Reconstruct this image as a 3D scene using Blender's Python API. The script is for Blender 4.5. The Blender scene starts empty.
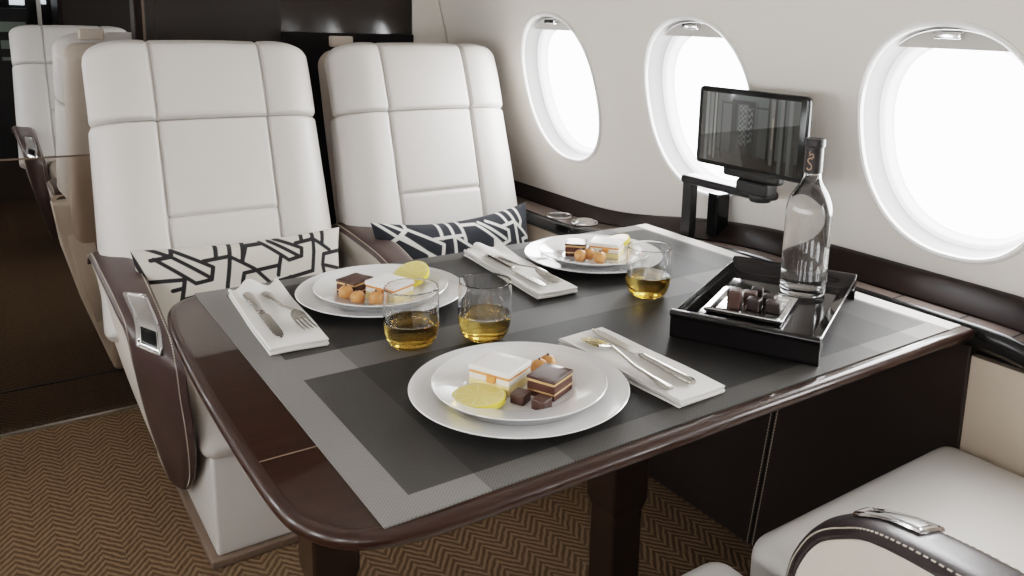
import bpy, bmesh, math, random
from mathutils import Vector, Matrix
random.seed(7)
sc = bpy.context.scene
C = sc.collection
PI = math.pi

# ------------------------------------------------------------------ materials
def nodes(name):
    m = bpy.data.materials.new(name); m.use_nodes = True
    nt = m.node_tree
    return m, nt, nt.nodes['Principled BSDF']

def setp(b, **k):
    for key, v in k.items():
        b.inputs[key].default_value = v

def col(c):
    return (c[0], c[1], c[2], 1.0)

def mat(name, c, rough=0.5, metal=0.0, coat=0.0, coat_rough=0.03, spec=0.5, trans=0.0, ior=1.45,
        var=0.06, vscale=8.0, bump=0.0, bscale=200.0, sss=0.0, emit=None, estr=0.0, sheen=0.0):
    m, nt, b = nodes(name)
    setp(b, **{'Roughness': rough, 'Metallic': metal, 'Coat Weight': coat, 'Coat Roughness': coat_rough,
               'Specular IOR Level': spec, 'Transmission Weight': trans, 'IOR': ior, 'Sheen Weight': sheen})
    if sss:
        b.inputs['Subsurface Weight'].default_value = sss
        b.inputs['Subsurface Radius'].default_value = (0.01, 0.008, 0.006)
    if emit:
        b.inputs['Emission Color'].default_value = col(emit)
        b.inputs['Emission Strength'].default_value = estr
    if trans > 0:
        b.inputs['Base Color'].default_value = col(c)
        return m
    tc = nt.nodes.new('ShaderNodeTexCoord')
    n = nt.nodes.new('ShaderNodeTexNoise'); n.inputs['Scale'].default_value = vscale; n.inputs['Detail'].default_value = 4
    nt.links.new(tc.outputs['Object'], n.inputs['Vector'])
    mx = nt.nodes.new('ShaderNodeMix'); mx.data_type = 'RGBA'
    mx.inputs['A'].default_value = col([x * (1 - var) for x in c])
    mx.inputs['B'].default_value = col([min(1, x * (1 + var)) for x in c])
    nt.links.new(n.outputs['Fac'], mx.inputs['Factor'])
    nt.links.new(mx.outputs['Result'], b.inputs['Base Color'])
    if bump:
        n2 = nt.nodes.new('ShaderNodeTexNoise'); n2.inputs['Scale'].default_value = bscale; n2.inputs['Detail'].default_value = 3
        nt.links.new(tc.outputs['Object'], n2.inputs['Vector'])
        bp = nt.nodes.new('ShaderNodeBump'); bp.inputs['Strength'].default_value = bump; bp.inputs['Distance'].default_value = 0.002
        nt.links.new(n2.outputs['Fac'], bp.inputs['Height']); nt.links.new(bp.outputs['Normal'], b.inputs['Normal'])
    return m

class NG:
    """tiny node-math helper"""
    def __init__(s, nt): s.nt = nt
    def m(s, op, a, b=None, c=None):
        n = s.nt.nodes.new('ShaderNodeMath'); n.operation = op
        for i, v in enumerate((a, b, c)):
            if v is None: continue
            if isinstance(v, (int, float)): n.inputs[i].default_value = v
            else: s.nt.links.new(v, n.inputs[i])
        return n.outputs[0]
    def box(s, x, y, x0, x1, y0, y1):
        a = s.m('MULTIPLY', s.m('GREATER_THAN', x, x0), s.m('LESS_THAN', x, x1))
        b = s.m('MULTIPLY', s.m('GREATER_THAN', y, y0), s.m('LESS_THAN', y, y1))
        return s.m('MULTIPLY', a, b)

def carpet_mat(name='herringbone_carpet', dark=1.0):
    m, nt, b = nodes(name); g = NG(nt)
    tc = nt.nodes.new('ShaderNodeTexCoord'); sp = nt.nodes.new('ShaderNodeSeparateXYZ')
    nt.links.new(tc.outputs['Object'], sp.inputs[0])
    ns = nt.nodes.new('ShaderNodeTexNoise'); ns.inputs['Scale'].default_value = 45; ns.inputs['Detail'].default_value = 3
    nt.links.new(tc.outputs['Object'], ns.inputs['Vector'])
    x, y = sp.outputs[0], sp.outputs[1]
    w = g.m('MULTIPLY', g.m('SUBTRACT', ns.outputs['Fac'], 0.5), 0.016)
    zz = g.m('PINGPONG', x, 0.040)
    v = g.m('ADD', g.m('ADD', y, g.m('MULTIPLY', zz, 1.25)), w)
    st = g.m('SINE', g.m('MULTIPLY', v, 2 * PI / 0.0225))
    st = g.m('ADD', g.m('MULTIPLY', st, 0.5), 0.5)
    big = nt.nodes.new('ShaderNodeTexNoise'); big.inputs['Scale'].default_value = 220
    nt.links.new(tc.outputs['Object'], big.inputs['Vector'])
    f = g.m('ADD', g.m('MULTIPLY', st, 0.8), g.m('MULTIPLY', big.outputs['Fac'], 0.25))
    r = nt.nodes.new('ShaderNodeMix'); r.data_type = 'RGBA'
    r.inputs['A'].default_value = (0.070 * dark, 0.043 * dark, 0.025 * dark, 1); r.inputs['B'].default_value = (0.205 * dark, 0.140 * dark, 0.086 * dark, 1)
    nt.links.new(f, r.inputs['Factor']); nt.links.new(r.outputs['Result'], b.inputs['Base Color'])
    setp(b, Roughness=0.95); b.inputs['Specular IOR Level'].default_value = 0.1
    bp = nt.nodes.new('ShaderNodeBump'); bp.inputs['Strength'].default_value = 0.6; bp.inputs['Distance'].default_value = 0.004
    nt.links.new(f, bp.inputs['Height']); nt.links.new(bp.outputs['Normal'], b.inputs['Normal'])
    return m

def runner_mat():
    """woven vinyl with nested darker rectangles; object space is centred on the runner"""
    m, nt, b = nodes('woven_runner'); g = NG(nt)
    tc = nt.nodes.new('ShaderNodeTexCoord'); sp = nt.nodes.new('ShaderNodeSeparateXYZ')
    nt.links.new(tc.outputs['Object'], sp.inputs[0]); x, y = sp.outputs[0], sp.outputs[1]
    ax = g.m('ABSOLUTE', x); ay = g.m('ABSOLUTE', y)
    p1 = g.box(ax, ay, -1, 0.489, 0.040, 0.374)          # two big dark panels
    v1 = g.m('LESS_THAN', ax, 0.410); v2 = g.m('LESS_THAN', ax, 0.300); v3 = g.m('LESS_THAN', ax, 0.165)
    v = g.m('MULTIPLY', g.m('SUBTRACT', 1.0, g.m('MULTIPLY', p1, 0.72)), 0.175)
    v = g.m('MULTIPLY', v, g.m('SUBTRACT', 1.0, g.m('MULTIPLY', v1, 0.40)))
    v = g.m('MULTIPLY', v, g.m('SUBTRACT', 1.0, g.m('MULTIPLY', v2, 0.36)))
    v = g.m('MULTIPLY', v, g.m('SUBTRACT', 1.0, g.m('MULTIPLY', v3, 0.12)))
    edge_sheen = g.m('GREATER_THAN', x, 0.497)  # right edge lightened: window reflection painted into the colour
    v = g.m('ADD', v, g.m('MULTIPLY', edge_sheen, 0.42))
    ck = nt.nodes.new('ShaderNodeTexChecker'); ck.inputs['Scale'].default_value = 420
    nt.links.new(tc.outputs['Object'], ck.inputs['Vector'])
    v = g.m('MULTIPLY', v, g.m('ADD', 0.86, g.m('MULTIPLY', ck.outputs['Fac'], 0.28)))
    cc = nt.nodes.new('ShaderNodeCombineColor')
    nt.links.new(v, cc.inputs[0]); nt.links.new(g.m('MULTIPLY', v, 0.95), cc.inputs[1]); nt.links.new(g.m('MULTIPLY', v, 0.90), cc.inputs[2])
    nt.links.new(cc.outputs[0], b.inputs['Base Color'])
    setp(b, Roughness=0.55); b.inputs['Specular IOR Level'].default_value = 0.18
    bp = nt.nodes.new('ShaderNodeBump'); bp.inputs['Strength'].default_value = 0.35; bp.inputs['Distance'].default_value = 0.0012
    nt.links.new(ck.outputs['Fac'], bp.inputs['Height']); nt.links.new(bp.outputs['Normal'], b.inputs['Normal'])
    return m

def wood_mat(name, c1, c2, along=1, rough=0.25, coat=1.0, spec=0.4):
    m, nt, b = nodes(name)
    tc = nt.nodes.new('ShaderNodeTexCoord'); mp = nt.nodes.new('ShaderNodeMapping')
    s = [38, 38, 38]; s[along] = 2.2
    mp.inputs['Scale'].default_value = s
    nt.links.new(tc.outputs['Object'], mp.inputs['Vector'])
    n = nt.nodes.new('ShaderNodeTexNoise'); n.inputs['Scale'].default_value = 3; n.inputs['Detail'].default_value = 6; n.inputs['Distortion'].default_value = 0.5
    nt.links.new(mp.outputs[0], n.inputs['Vector'])
    r = nt.nodes.new('ShaderNodeMix'); r.data_type = 'RGBA'
    r.inputs['A'].default_value = col(c1); r.inputs['B'].default_value = col(c2)
    nt.links.new(n.outputs['Fac'], r.inputs['Factor']); nt.links.new(r.outputs['Result'], b.inputs['Base Color'])
    setp(b, Roughness=rough); b.inputs['Coat Weight'].default_value = coat; b.inputs['Coat Roughness'].default_value = 0.03
    b.inputs['Specular IOR Level'].default_value = spec
    return m

def attr_mat(name, rough=0.8, coat=0.0, emit=0.0, sheen=0.0, bump=0.0):
    m, nt, b = nodes(name)
    a = nt.nodes.new('ShaderNodeAttribute'); a.attribute_name = 'paint'
    nt.links.new(a.outputs['Color'], b.inputs['Base Color'])
    setp(b, Roughness=rough); b.inputs['Coat Weight'].default_value = coat; b.inputs['Sheen Weight'].default_value = sheen
    if emit:
        nt.links.new(a.outputs['Color'], b.inputs['Emission Color']); b.inputs['Emission Strength'].default_value = emit
    if bump:
        n2 = nt.nodes.new('ShaderNodeTexNoise'); n2.inputs['Scale'].default_value = 350
        tc = nt.nodes.new('ShaderNodeTexCoord'); nt.links.new(tc.outputs['Object'], n2.inputs['Vector'])
        bp = nt.nodes.new('ShaderNodeBump'); bp.inputs['Strength'].default_value = bump; bp.inputs['Distance'].default_value = 0.002
        nt.links.new(n2.outputs['Fac'], bp.inputs['Height']); nt.links.new(bp.outputs['Normal'], b.inputs['Normal'])
    return m

def pane_mat(name, tint, gl=0.06):
    m = bpy.data.materials.new(name); m.use_nodes = True; nt = m.node_tree
    for n in list(nt.nodes): nt.nodes.remove(n)
    o = nt.nodes.new('ShaderNodeOutputMaterial'); mx = nt.nodes.new('ShaderNodeMixShader')
    t = nt.nodes.new('ShaderNodeBsdfTransparent'); t.inputs[0].default_value = col(tint)
    gg = nt.nodes.new('ShaderNodeBsdfGlossy'); gg.inputs['Roughness'].default_value = 0.02
    mx.inputs[0].default_value = gl
    nt.links.new(t.outputs[0], mx.inputs[1]); nt.links.new(gg.outputs[0], mx.inputs[2]); nt.links.new(mx.outputs[0], o.inputs[0])
    return m

def lemon_mat():
    m, nt, b = nodes('lemon_flesh'); g = NG(nt)
    tc = nt.nodes.new('ShaderNodeTexCoord'); sp = nt.nodes.new('ShaderNodeSeparateXYZ')
    nt.links.new(tc.outputs['Object'], sp.inputs[0]); x, y = sp.outputs[0], sp.outputs[1]
    a = g.m('ARCTAN2', y, x); r = g.m('SQRT', g.m('ADD', g.m('MULTIPLY', x, x), g.m('MULTIPLY', y, y)))
    seg = g.m('ABSOLUTE', g.m('SINE', g.m('MULTIPLY', a, 4.5)))
    line = g.m('LESS_THAN', seg, 0.14)
    pith = g.m('GREATER_THAN', r, 0.0305)
    f = g.m('MAXIMUM', line, pith)
    mx = nt.nodes.new('ShaderNodeMix'); mx.data_type = 'RGBA'
    mx.inputs['A'].default_value = (0.74, 0.60, 0.20, 1); mx.inputs['B'].default_value = (0.80, 0.72, 0.42, 1)
    nt.links.new(f, mx.inputs['Factor']); nt.links.new(mx.outputs['Result'], b.inputs['Base Color'])
    setp(b, Roughness=0.28); b.inputs['Subsurface Weight'].default_value = 0.2
    b.inputs['Subsurface Radius'].default_value = (0.006, 0.005, 0.002)
    return m

M = {}
M['leather'] = mat('white_leather', (0.61, 0.58, 0.55), 0.42, bump=0.12, bscale=420, var=0.02)
M['beige'] = mat('beige_leather', (0.62, 0.57, 0.51), 0.45, bump=0.12, bscale=420, var=0.03)
M['tan'] = mat('tan_shell', (0.42, 0.355, 0.30), 0.5, bump=0.1, bscale=300, var=0.04)
M['brown'] = mat('brown_leather', (0.055, 0.036, 0.033), 0.38, bump=0.15, bscale=500, var=0.1)
M['brown_dark'] = mat('black_brown_leather', (0.026, 0.019, 0.020), 0.36, bump=0.15, bscale=500, var=0.1)
M['brown_top'] = mat('ledge_brown_leather', (0.085, 0.062, 0.052), 0.36, bump=0.12, bscale=500, var=0.1)
M['darkleather'] = mat('dark_brown_leather', (0.022, 0.014, 0.011), 0.5, bump=0.12, bscale=500, var=0.1)
M['stitch'] = mat('pale_stitching', (0.5, 0.45, 0.38), 0.8)
M['plinth'] = mat('taupe_plinth', (0.16, 0.115, 0.085), 0.45)
M['chrome'] = mat('polished_chrome', (0.82, 0.82, 0.83), 0.10, metal=1.0, var=0.02)
M['satin'] = mat('satin_steel', (0.72, 0.71, 0.69), 0.28, metal=1.0, var=0.03)
M['silver'] = mat('silver_cutlery', (0.52, 0.50, 0.46), 0.16, metal=1.0, var=0.03)
M['wood'] = wood_mat('glossy_dark_wood', (0.010, 0.004, 0.0025), (0.040, 0.017, 0.0095), along=0, rough=0.3, coat=0.7, spec=0.12)
M['edge'] = wood_mat('table_edge_wood', (0.022, 0.010, 0.007), (0.030, 0.014, 0.009), along=1, rough=0.3, coat=0.2, spec=0.25)
M['sill'] = wood_mat('dark_sill_wood', (0.006, 0.0035, 0.003), (0.016, 0.008, 0.006), along=1, rough=0.42, coat=0.0, spec=0.14)
M['leg'] = wood_mat('dark_leg_wood', (0.016, 0.009, 0.006), (0.03, 0.016, 0.010), along=2, rough=0.35, coat=0.4)
M['inlay'] = mat('inlay_line', (0.2, 0.14, 0.1), 0.3)
M['carpet'] = carpet_mat(); M['carpet_shaded'] = carpet_mat('shaded_forward_carpet', 0.30)  # second one is the same carpet, darkened to imitate forward-cabin shade
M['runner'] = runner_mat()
M['wall'] = mat('cabin_wall', (0.83, 0.785, 0.725), 0.55, var=0.015, vscale=3)
M['ringw'] = mat('window_ring_white', (0.85, 0.84, 0.82), 0.3, var=0.01)
M['reveal'] = mat('window_reveal', (0.20, 0.198, 0.195), 0.5, var=0.01)  # dark outside, pale inside: the daylight gradient is put into the colours
M['reveal_in'] = mat('window_inner_reveal', (0.75, 0.75, 0.75), 0.4, var=0.01)
M['shade'] = mat('window_shade_housing', (0.60, 0.58, 0.55), 0.5, var=0.01)
M['pane'] = pane_mat('window_pane', (0.97, 0.98, 1.0), 0.04)
M['smoked'] = pane_mat('smoked_glass', (0.88, 0.85, 0.82), 0.03)
M['ceil'] = mat('ceiling_white', (0.75, 0.73, 0.70), 0.7, var=0.01)
M['bulk_gloss'] = mat('black_gloss_panel', (0.016, 0.011, 0.008), 0.10, spec=0.42, var=0.05)
M['bulk_satin'] = mat('dark_satin_panel', (0.018, 0.014, 0.012), 0.35, spec=0.35, var=0.08)
M['bulk_matt'] = mat('black_matt_panel', (0.008, 0.006, 0.006), 0.6, spec=0.2)
M['ceramic'] = mat('white_porcelain', (0.80, 0.80, 0.80), 0.12, coat=0.5, var=0.005)
M['linen'] = mat('white_linen', (0.74, 0.72, 0.69), 0.9, bump=0.35, bscale=700, var=0.03, sheen=0.2)
M['glass'] = mat('clear_glass', (1, 1, 1), 0.0, trans=1.0, ior=1.46)
M['water'] = mat('still_water', (1, 1, 1), 0.0, trans=1.0, ior=1.33)
M['whisky'] = mat('amber_drink', (0.90, 0.62, 0.17), 0.0, trans=1.0, ior=1.35)
M['tray'] = mat('black_lacquer', (0.007, 0.006, 0.006), 0.06, spec=0.5)
M['blackplastic'] = mat('black_plastic', (0.012, 0.012, 0.013), 0.35, var=0.05)
M['blackgloss'] = mat('black_gloss_plastic', (0.007, 0.007, 0.007), 0.15, spec=0.35)
M['cap'] = mat('bottle_cap_black', (0.014, 0.011, 0.012), 0.45)
M['gold'] = mat('copper_print', (0.65, 0.42, 0.28), 0.35, metal=0.6)
M['sponge'] = mat('yellow_sponge', (0.80, 0.65, 0.33), 0.85, bump=0.6, bscale=600, sss=0.1)
M['cream'] = mat('white_cream', (0.86, 0.80, 0.70), 0.5, sss=0.15, var=0.02)
M['icing'] = mat('white_icing', (0.88, 0.86, 0.83), 0.35, sss=0.15, var=0.01)
M['jam'] = mat('apricot_jam', (0.70, 0.27, 0.09), 0.25, sss=0.1)
M['choc'] = mat('chocolate_sponge', (0.075, 0.026, 0.016), 0.7, bump=0.5, bscale=700)
M['glaze'] = mat('chocolate_glaze', (0.050, 0.020, 0.014), 0.3)
M['caramel'] = mat('caramel_cream', (0.66, 0.40, 0.18), 0.5)
M['choc_dark'] = mat('dark_chocolate', (0.018, 0.009, 0.008), 0.34)
M['choc_milk'] = mat('milk_chocolate', (0.055, 0.026, 0.019), 0.4)
M['rind'] = mat('lemon_rind', (0.78, 0.62, 0.10), 0.4, bump=0.2, bscale=300)
M['lemon'] = lemon_mat()
M['berry'] = mat('orange_berry', (0.52, 0.23, 0.085), 0.3, sss=0.2, var=0.25, vscale=60)
M['fabric'] = attr_mat('printed_cushion_fabric', 0.95, sheen=0.0, bump=0.2)
M['screen'] = attr_mat('tablet_screen', 0.15, coat=1.0, emit=0.15)
M['darkwall'] = mat('dark_galley', (0.014, 0.013, 0.013), 0.5)
M['galley_glow'] = mat('galley_metal', (0.18, 0.22, 0.19), 0.4)
M['daylight'] = mat('cockpit_daylight', (0.8, 0.85, 0.9), 0.5, emit=(0.85, 0.92, 1.0), estr=1.6)
M['sidebeige'] = mat('side_panel_beige', (0.50, 0.42, 0.34), 0.55, var=0.02)

# ------------------------------------------------------------------ builders
class MB:
    def __init__(s): s.v = []; s.f = []
    def add(s, vs, fs):
        o = len(s.v); s.v += [tuple(p) for p in vs]; s.f += [tuple(i + o for i in f) for f in fs]; return s
    def loft(s, rings, closed=True, cap0=True, cap1=True):
        n = len(rings[0]); vs = [p for r in rings for p in r]; fs = []
        for i in range(len(rings) - 1):
            for j in range(n if closed else n - 1):
                k = (j + 1) % n
                fs.append((i * n + j, i * n + k, (i + 1) * n + k, (i + 1) * n + j))
        if cap0: fs.append(tuple(reversed(range(n))))
        if cap1: fs.append(tuple((len(rings) - 1) * n + j for j in range(n)))
        return s.add(vs, fs)
    def lathe(s, prof, n=48, c=(0, 0, 0)):
        rings = []
        vs = []; fs = []; idx = []
        for r, z in prof:
            if r < 1e-6:
                idx.append([len(vs)]); vs.append((c[0], c[1], c[2] + z))
            else:
                idx.append(list(range(len(vs), len(vs) + n)))
                for j in range(n):
                    a = 2 * PI * j / n; vs.append((c[0] + r * math.cos(a), c[1] + r * math.sin(a), c[2] + z))
        for i in range(len(prof) - 1):
            A, B = idx[i], idx[i + 1]
            for j in range(n):
                k = (j + 1) % n
                if len(A) == 1 and len(B) == 1: continue
                if len(A) == 1: fs.append((A[0], B[k], B[j]))
                elif len(B) == 1: fs.append((A[j], A[k], B[0]))
                else: fs.append((A[j], A[k], B[k], B[j]))
        return s.add(vs, fs)
    def box(s, x0, x1, y0, y1, z0, z1):
        v = [(x0, y0, z0), (x1, y0, z0), (x1, y1, z0), (x0, y1, z0), (x0, y0, z1), (x1, y0, z1), (x1, y1, z1), (x0, y1, z1)]
        return s.add(v, [(3, 2, 1, 0), (4, 5, 6, 7), (0, 1, 5, 4), (1, 2, 6, 5), (2, 3, 7, 6), (3, 0, 4, 7)])
    def prism(s, poly, z0, z1, axis='z'):
        n = len(poly)
        def P(a, b, h):
            return (a, b, h) if axis == 'z' else ((a, h, b) if axis == 'y' else (h, a, b))
        vs = [P(a, b, z0) for a, b in poly] + [P(a, b, z1) for a, b in poly]
        fs = [tuple(reversed(range(n))), tuple(range(n, 2 * n))] + [(i, (i + 1) % n, (i + 1) % n + n, i + n) for i in range(n)]
        return s.add(vs, fs)
    def tube(s, pts, r, n=10, closed=False):
        pts = [Vector(p) for p in pts]; rings = []
        up = Vector((0, 0, 1))
        m = len(pts)
        for i, p in enumerate(pts):
            a = pts[(i - 1) % m] if (closed or i > 0) else p
            b = pts[(i + 1) % m] if (closed or i < m - 1) else p
            t = (b - a).normalized()
            u = t.cross(up)
            if u.length < 1e-3: u = t.cross(Vector((1, 0, 0)))
            u.normalize(); w = u.cross(t)
            rr = r[i] if isinstance(r, (list, tuple)) else r
            rings.append([p + (u * math.cos(2 * PI * j / n) + w * math.sin(2 * PI * j / n)) * rr for j in range(n)])
        if closed:
            rings.append(rings[0]); return s.loft(rings, cap0=False, cap1=False)
        return s.loft(rings)
    def soft(s, hx, hy, hz, r, n=10, c=(0, 0, 0), puff=0.0, taper=0.0, noise=0.0):
        """rounded box with an optional swollen top and a taper towards the bottom"""
        def samp(h):
            a = [-h]
            for i in range(1, 5): a.append(-h + r * i / 4.0)
            for i in range(1, n): a.append(-h + r + (2 * h - 2 * r) * i / n)
            for i in range(0, 5): a.append(h - r + r * i / 4.0)
            return a
        X, Y, Z = samp(hx), samp(hy), samp(hz)
        bm = {}; vs = []; fs = []
        def V(x, y, z):
            key = (round(x, 7), round(y, 7), round(z, 7))
            if key in bm: return bm[key]
            ix = max(-hx + r, min(hx - r, x)); iy = max(-hy + r, min(hy - r, y)); iz = max(-hz + r, min(hz - r, z))
            d = Vector((x - ix, y - iy, z - iz))
            if d.length > 1e-9: d = d.normalized() * r
            p = Vector((ix, iy, iz)) + d
            if puff and z > 0:
                p.z += puff * max(0, 1 - (x / hx) ** 2) * max(0, 1 - (y / hy) ** 2) * (z / hz)
            if taper:
                k = 1 - taper * (hz - p.z) / (2 * hz); p.x *= k; p.y *= k
            if noise: p += Vector((random.uniform(-1, 1), random.uniform(-1, 1), random.uniform(-1, 1))) * noise
            bm[key] = len(vs); vs.append((p.x + c[0], p.y + c[1], p.z + c[2])); return bm[key]
        for (A, B, fixed, fn) in ((X, Y, hz, lambda a, b, h: (a, b, h)), (Y, Z, hx, lambda a, b, h: (h, a, b)), (Z, X, hy, lambda a, b, h: (b, h, a))):
            for sg in (-1, 1):
                for i in range(len(A) - 1):
                    for j in range(len(B) - 1):
                        q = [V(*fn(A[i], B[j], sg * fixed)), V(*fn(A[i + 1], B[j], sg * fixed)), V(*fn(A[i + 1], B[j + 1], sg * fixed)), V(*fn(A[i], B[j + 1], sg * fixed))]
                        if sg < 0: q.reverse()
                        if len(set(q)) == 4: fs.append(tuple(q))
        return s.add(vs, fs)
    def map(s, fn):
        s.v = [tuple(fn(Vector(p))) for p in s.v]; return s
    def build(s, name, m, parent=None, smooth=True, bevel=0.0, seg=3, paint=None, origin=None, angle=40):
        vs = s.v
        loc = Vector((0, 0, 0))
        if origin is not None:
            loc = Vector(origin); vs = [tuple(Vector(p) - loc) for p in vs]
        me = bpy.data.meshes.new(name); me.from_pydata(vs, [], s.f); me.update()
        bm = bmesh.new(); bm.from_mesh(me); bmesh.ops.recalc_face_normals(bm, faces=bm.faces[:])
        if bm.calc_volume(signed=True) < 0: bmesh.ops.reverse_faces(bm, faces=bm.faces[:])
        bm.to_mesh(me); bm.free()
        me.materials.append(m)
        if smooth:
            me.shade_smooth()
            if not bevel: me.set_sharp_from_angle(angle=math.radians(angle))
        if paint:
            at = me.color_attributes.new('paint', 'FLOAT_COLOR', 'POINT')
            for i, c in enumerate(paint): at.data[i].color = (c[0], c[1], c[2], 1)
        o = bpy.data.objects.new(name, me); C.objects.link(o)
        o.location = loc
        if parent: o.parent = parent
        if bevel:
            b = o.modifiers.new('bevel', 'BEVEL'); b.width = bevel; b.segments = seg; b.limit_method = 'ANGLE'; b.angle_limit = math.radians(35); b.harden_normals = True
        return o

def tag(o, label, cat, group=None):
    o['label'] = label; o['category'] = cat
    if group: o['group'] = group
    return o
def thing(name, label, cat, loc=(0, 0, 0), rz=0.0, group=None):
    o = bpy.data.objects.new(name, None); C.objects.link(o); o.location = loc; o.rotation_euler = (0, 0, rz)
    o.empty_display_size = 0.05
    return tag(o, label, cat, group)
def struct(o):
    o['kind'] = 'structure'; return o
def copy_tree(o, parent=None):
    c = o.copy(); C.objects.link(c)
    if parent: c.parent = parent
    for ch in list(o.children): copy_tree(ch, c)
    return c
def dup(o, loc, rz=None, label=None):
    c = copy_tree(o); c.location = loc
    if rz is not None: c.rotation_euler = (0, 0, rz)
    if label: c['label'] = label
    return c
def lerp(a, b, t): return a + (b - a) * t
def polyline(pts, n):
    """Catmull-Rom resample of a list of points"""
    P = [Vector(p) for p in pts]; out = []
    m = len(P) - 1
    for k in range(n):
        t = m * k / (n - 1); i = min(int(t), m - 1); f = t - i
        p0 = P[max(i - 1, 0)]; p1 = P[i]; p2 = P[i + 1]; p3 = P[min(i + 2, m)]
        out.append(0.5 * ((2 * p1) + (-p0 + p2) * f + (2 * p0 - 5 * p1 + 4 * p2 - p3) * f * f + (-p0 + 3 * p1 - 3 * p2 + p3) * f ** 3))
    return out
def sm(a, b, x):
    t = max(0, min(1, (x - a) / (b - a))); return t * t * (3 - 2 * t)

# ------------------------------------------------------------------ camera
cd = bpy.data.cameras.new('camera'); cam = bpy.data.objects.new('camera', cd); C.objects.link(cam)
right = Vector((0.8102, -0.5854, 0.0312)); down = Vector((-0.0852, -0.1702, -0.9817)); fwd = Vector((0.5800, 0.7927, -0.1878))
fwd.normalize(); right = (right - right.dot(fwd) * fwd).normalized(); down = fwd.cross(right)
mw = Matrix((right, -down, -fwd)).transposed().to_4x4(); mw.translation = (0, 0, 1.2); cam.matrix_world = mw
cd.sensor_width = 36; cd.lens = 827 / 1024 * 36; cd.shift_x = (512 - 568) / 1024; cd.shift_y = -(288 - 179) / 1024
cd.clip_start = 0.02; cd.clip_end = 60
sc.camera = cam

# ------------------------------------------------------------------ setting
YN, YF = -2.4, 6.4
CX = 0.35                               # cabin centre line
def wx(z): return 1.5 - 0.262 * (z - 0.75) if z < 1.3 else 1.5 - 0.262 * 0.55 - 0.262 * (z - 1.3) - 0.55 * (z - 1.3) ** 2
struct(MB().box(-1.2, 1.9, YN, 2.655, -0.05, 0.0).build('floor', M['carpet'], smooth=False))
struct(MB().box(-1.2, 1.9, 2.655, YF, -0.05, 0.0).build('floor', M['carpet_shaded'], smooth=False))

WZ, WA, WB, WE = 0.998, 0.182, 0.217, 2.28
WY = [2.018, 1.437, 0.798, 0.16, -0.48, -1.12, -1.76, 3.25, 3.85, 4.45, 5.05]
def outline(n=72, k=1.0, dz=0.0):
    o = []
    for j in range(n):
        a = 2 * PI * j / n; c, s = math.cos(a), math.sin(a)
        o.append((WA * k * math.copysign(abs(c) ** (2 / WE), c), WB * k * math.copysign(abs(s) ** (2 / WE), s) + dz))
    return o
def side_wall(side):
    X = (lambda z: wx(z)) if side > 0 else (lambda z: 2 * CX - wx(z))
    mb = MB(); Z0, Z1 = 0.0, 1.30
    ys = sorted(WY); cells = []
    cuts = [YN] + [(a + b) / 2 for a, b in zip(ys, ys[1:])] + [YF]
    for i, yc in enumerate(ys):
        y0, y1 = cuts[i], cuts[i + 1]
        H = 0.29
        hy0, hy1 = max(y0, yc - H), min(y1, yc + H)
        def patch(ya, yb, za, zb):
            if yb - ya < 1e-4: return
            zs = [lerp(za, zb, k / 6) for k in range(7)]
            vs = [(X(z), y, z) for z in zs for y in (ya, yb)]
            mb.add(vs, [(2 * k, 2 * k + 1, 2 * k + 3, 2 * k + 2) for k in range(6)])
        patch(y0, hy0, Z0, Z1); patch(hy1, y1, Z0, Z1); patch(hy0, hy1, Z0, 0.70)
        inn = outline(); n = len(inn); rings = []
        for t in (0, 0.15, 0.5, 1.0):
            ring = []
            for (dy, dz) in inn:
                # ray to the cell rectangle
                ky = ((hy1 - yc) if dy > 0 else (yc - hy0)) / max(abs(dy), 1e-9)
                kz = ((Z1 - WZ) if dz > 0 else (WZ - 0.70)) / max(abs(dz), 1e-9)
                k = min(ky, kz); s = lerp(1, k, t)
                z = WZ + dz * s; ring.append((X(z), yc + dy * s, z))
            rings.append(ring)
        # snap corners of the outer ring
        for (cy, cz) in ((hy0, 0.70), (hy1, 0.70), (hy0, Z1), (hy1, Z1)):
            j = min(range(n), key=lambda q: (rings[-1][q][1] - cy) ** 2 + (rings[-1][q][2] - cz) ** 2)
            rings[-1][j] = (X(cz), cy, cz)
        mb.loft(rings, cap0=False, cap1=False)
    return mb
struct(side_wall(1).build('wall_right', M['wall'])); struct(side_wall(-1).build('wall_left', M['wall']))

# ceiling: curved lining above both side walls
mb = MB(); prof = []
for k in range(13):
    a = k / 12; prof.append((lerp(wx(1.3), CX, 0) * 1.0 if k == 0 else None, None))
prof = [(wx(1.3), 1.3)]
for k in range(1, 15):
    a = PI / 2 * k / 14; prof.append((CX + (wx(1.3) - CX) * math.cos(a) ** 0.85 if k < 14 else CX, 1.3 + 0.55 * math.sin(a)))
full = prof + [(2 * CX - x, z) for x, z in reversed(prof[:-1])]
mb.loft([[(x, YN, z) for x, z in full], [(x, YF, z) for x, z in full]], closed=False, cap0=False, cap1=False)
struct(mb.build('ceiling', M['ceil']))
struct(MB().box(-1.2, 1.9, YN - 0.05, YN, 0, 1.95).build('wall_back', M['beige'], smooth=False))
struct(MB().box(-1.2, 1.9, YF, YF + 0.05, 0, 1.95).build('wall_front', M['darkwall'], smooth=False))

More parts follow.
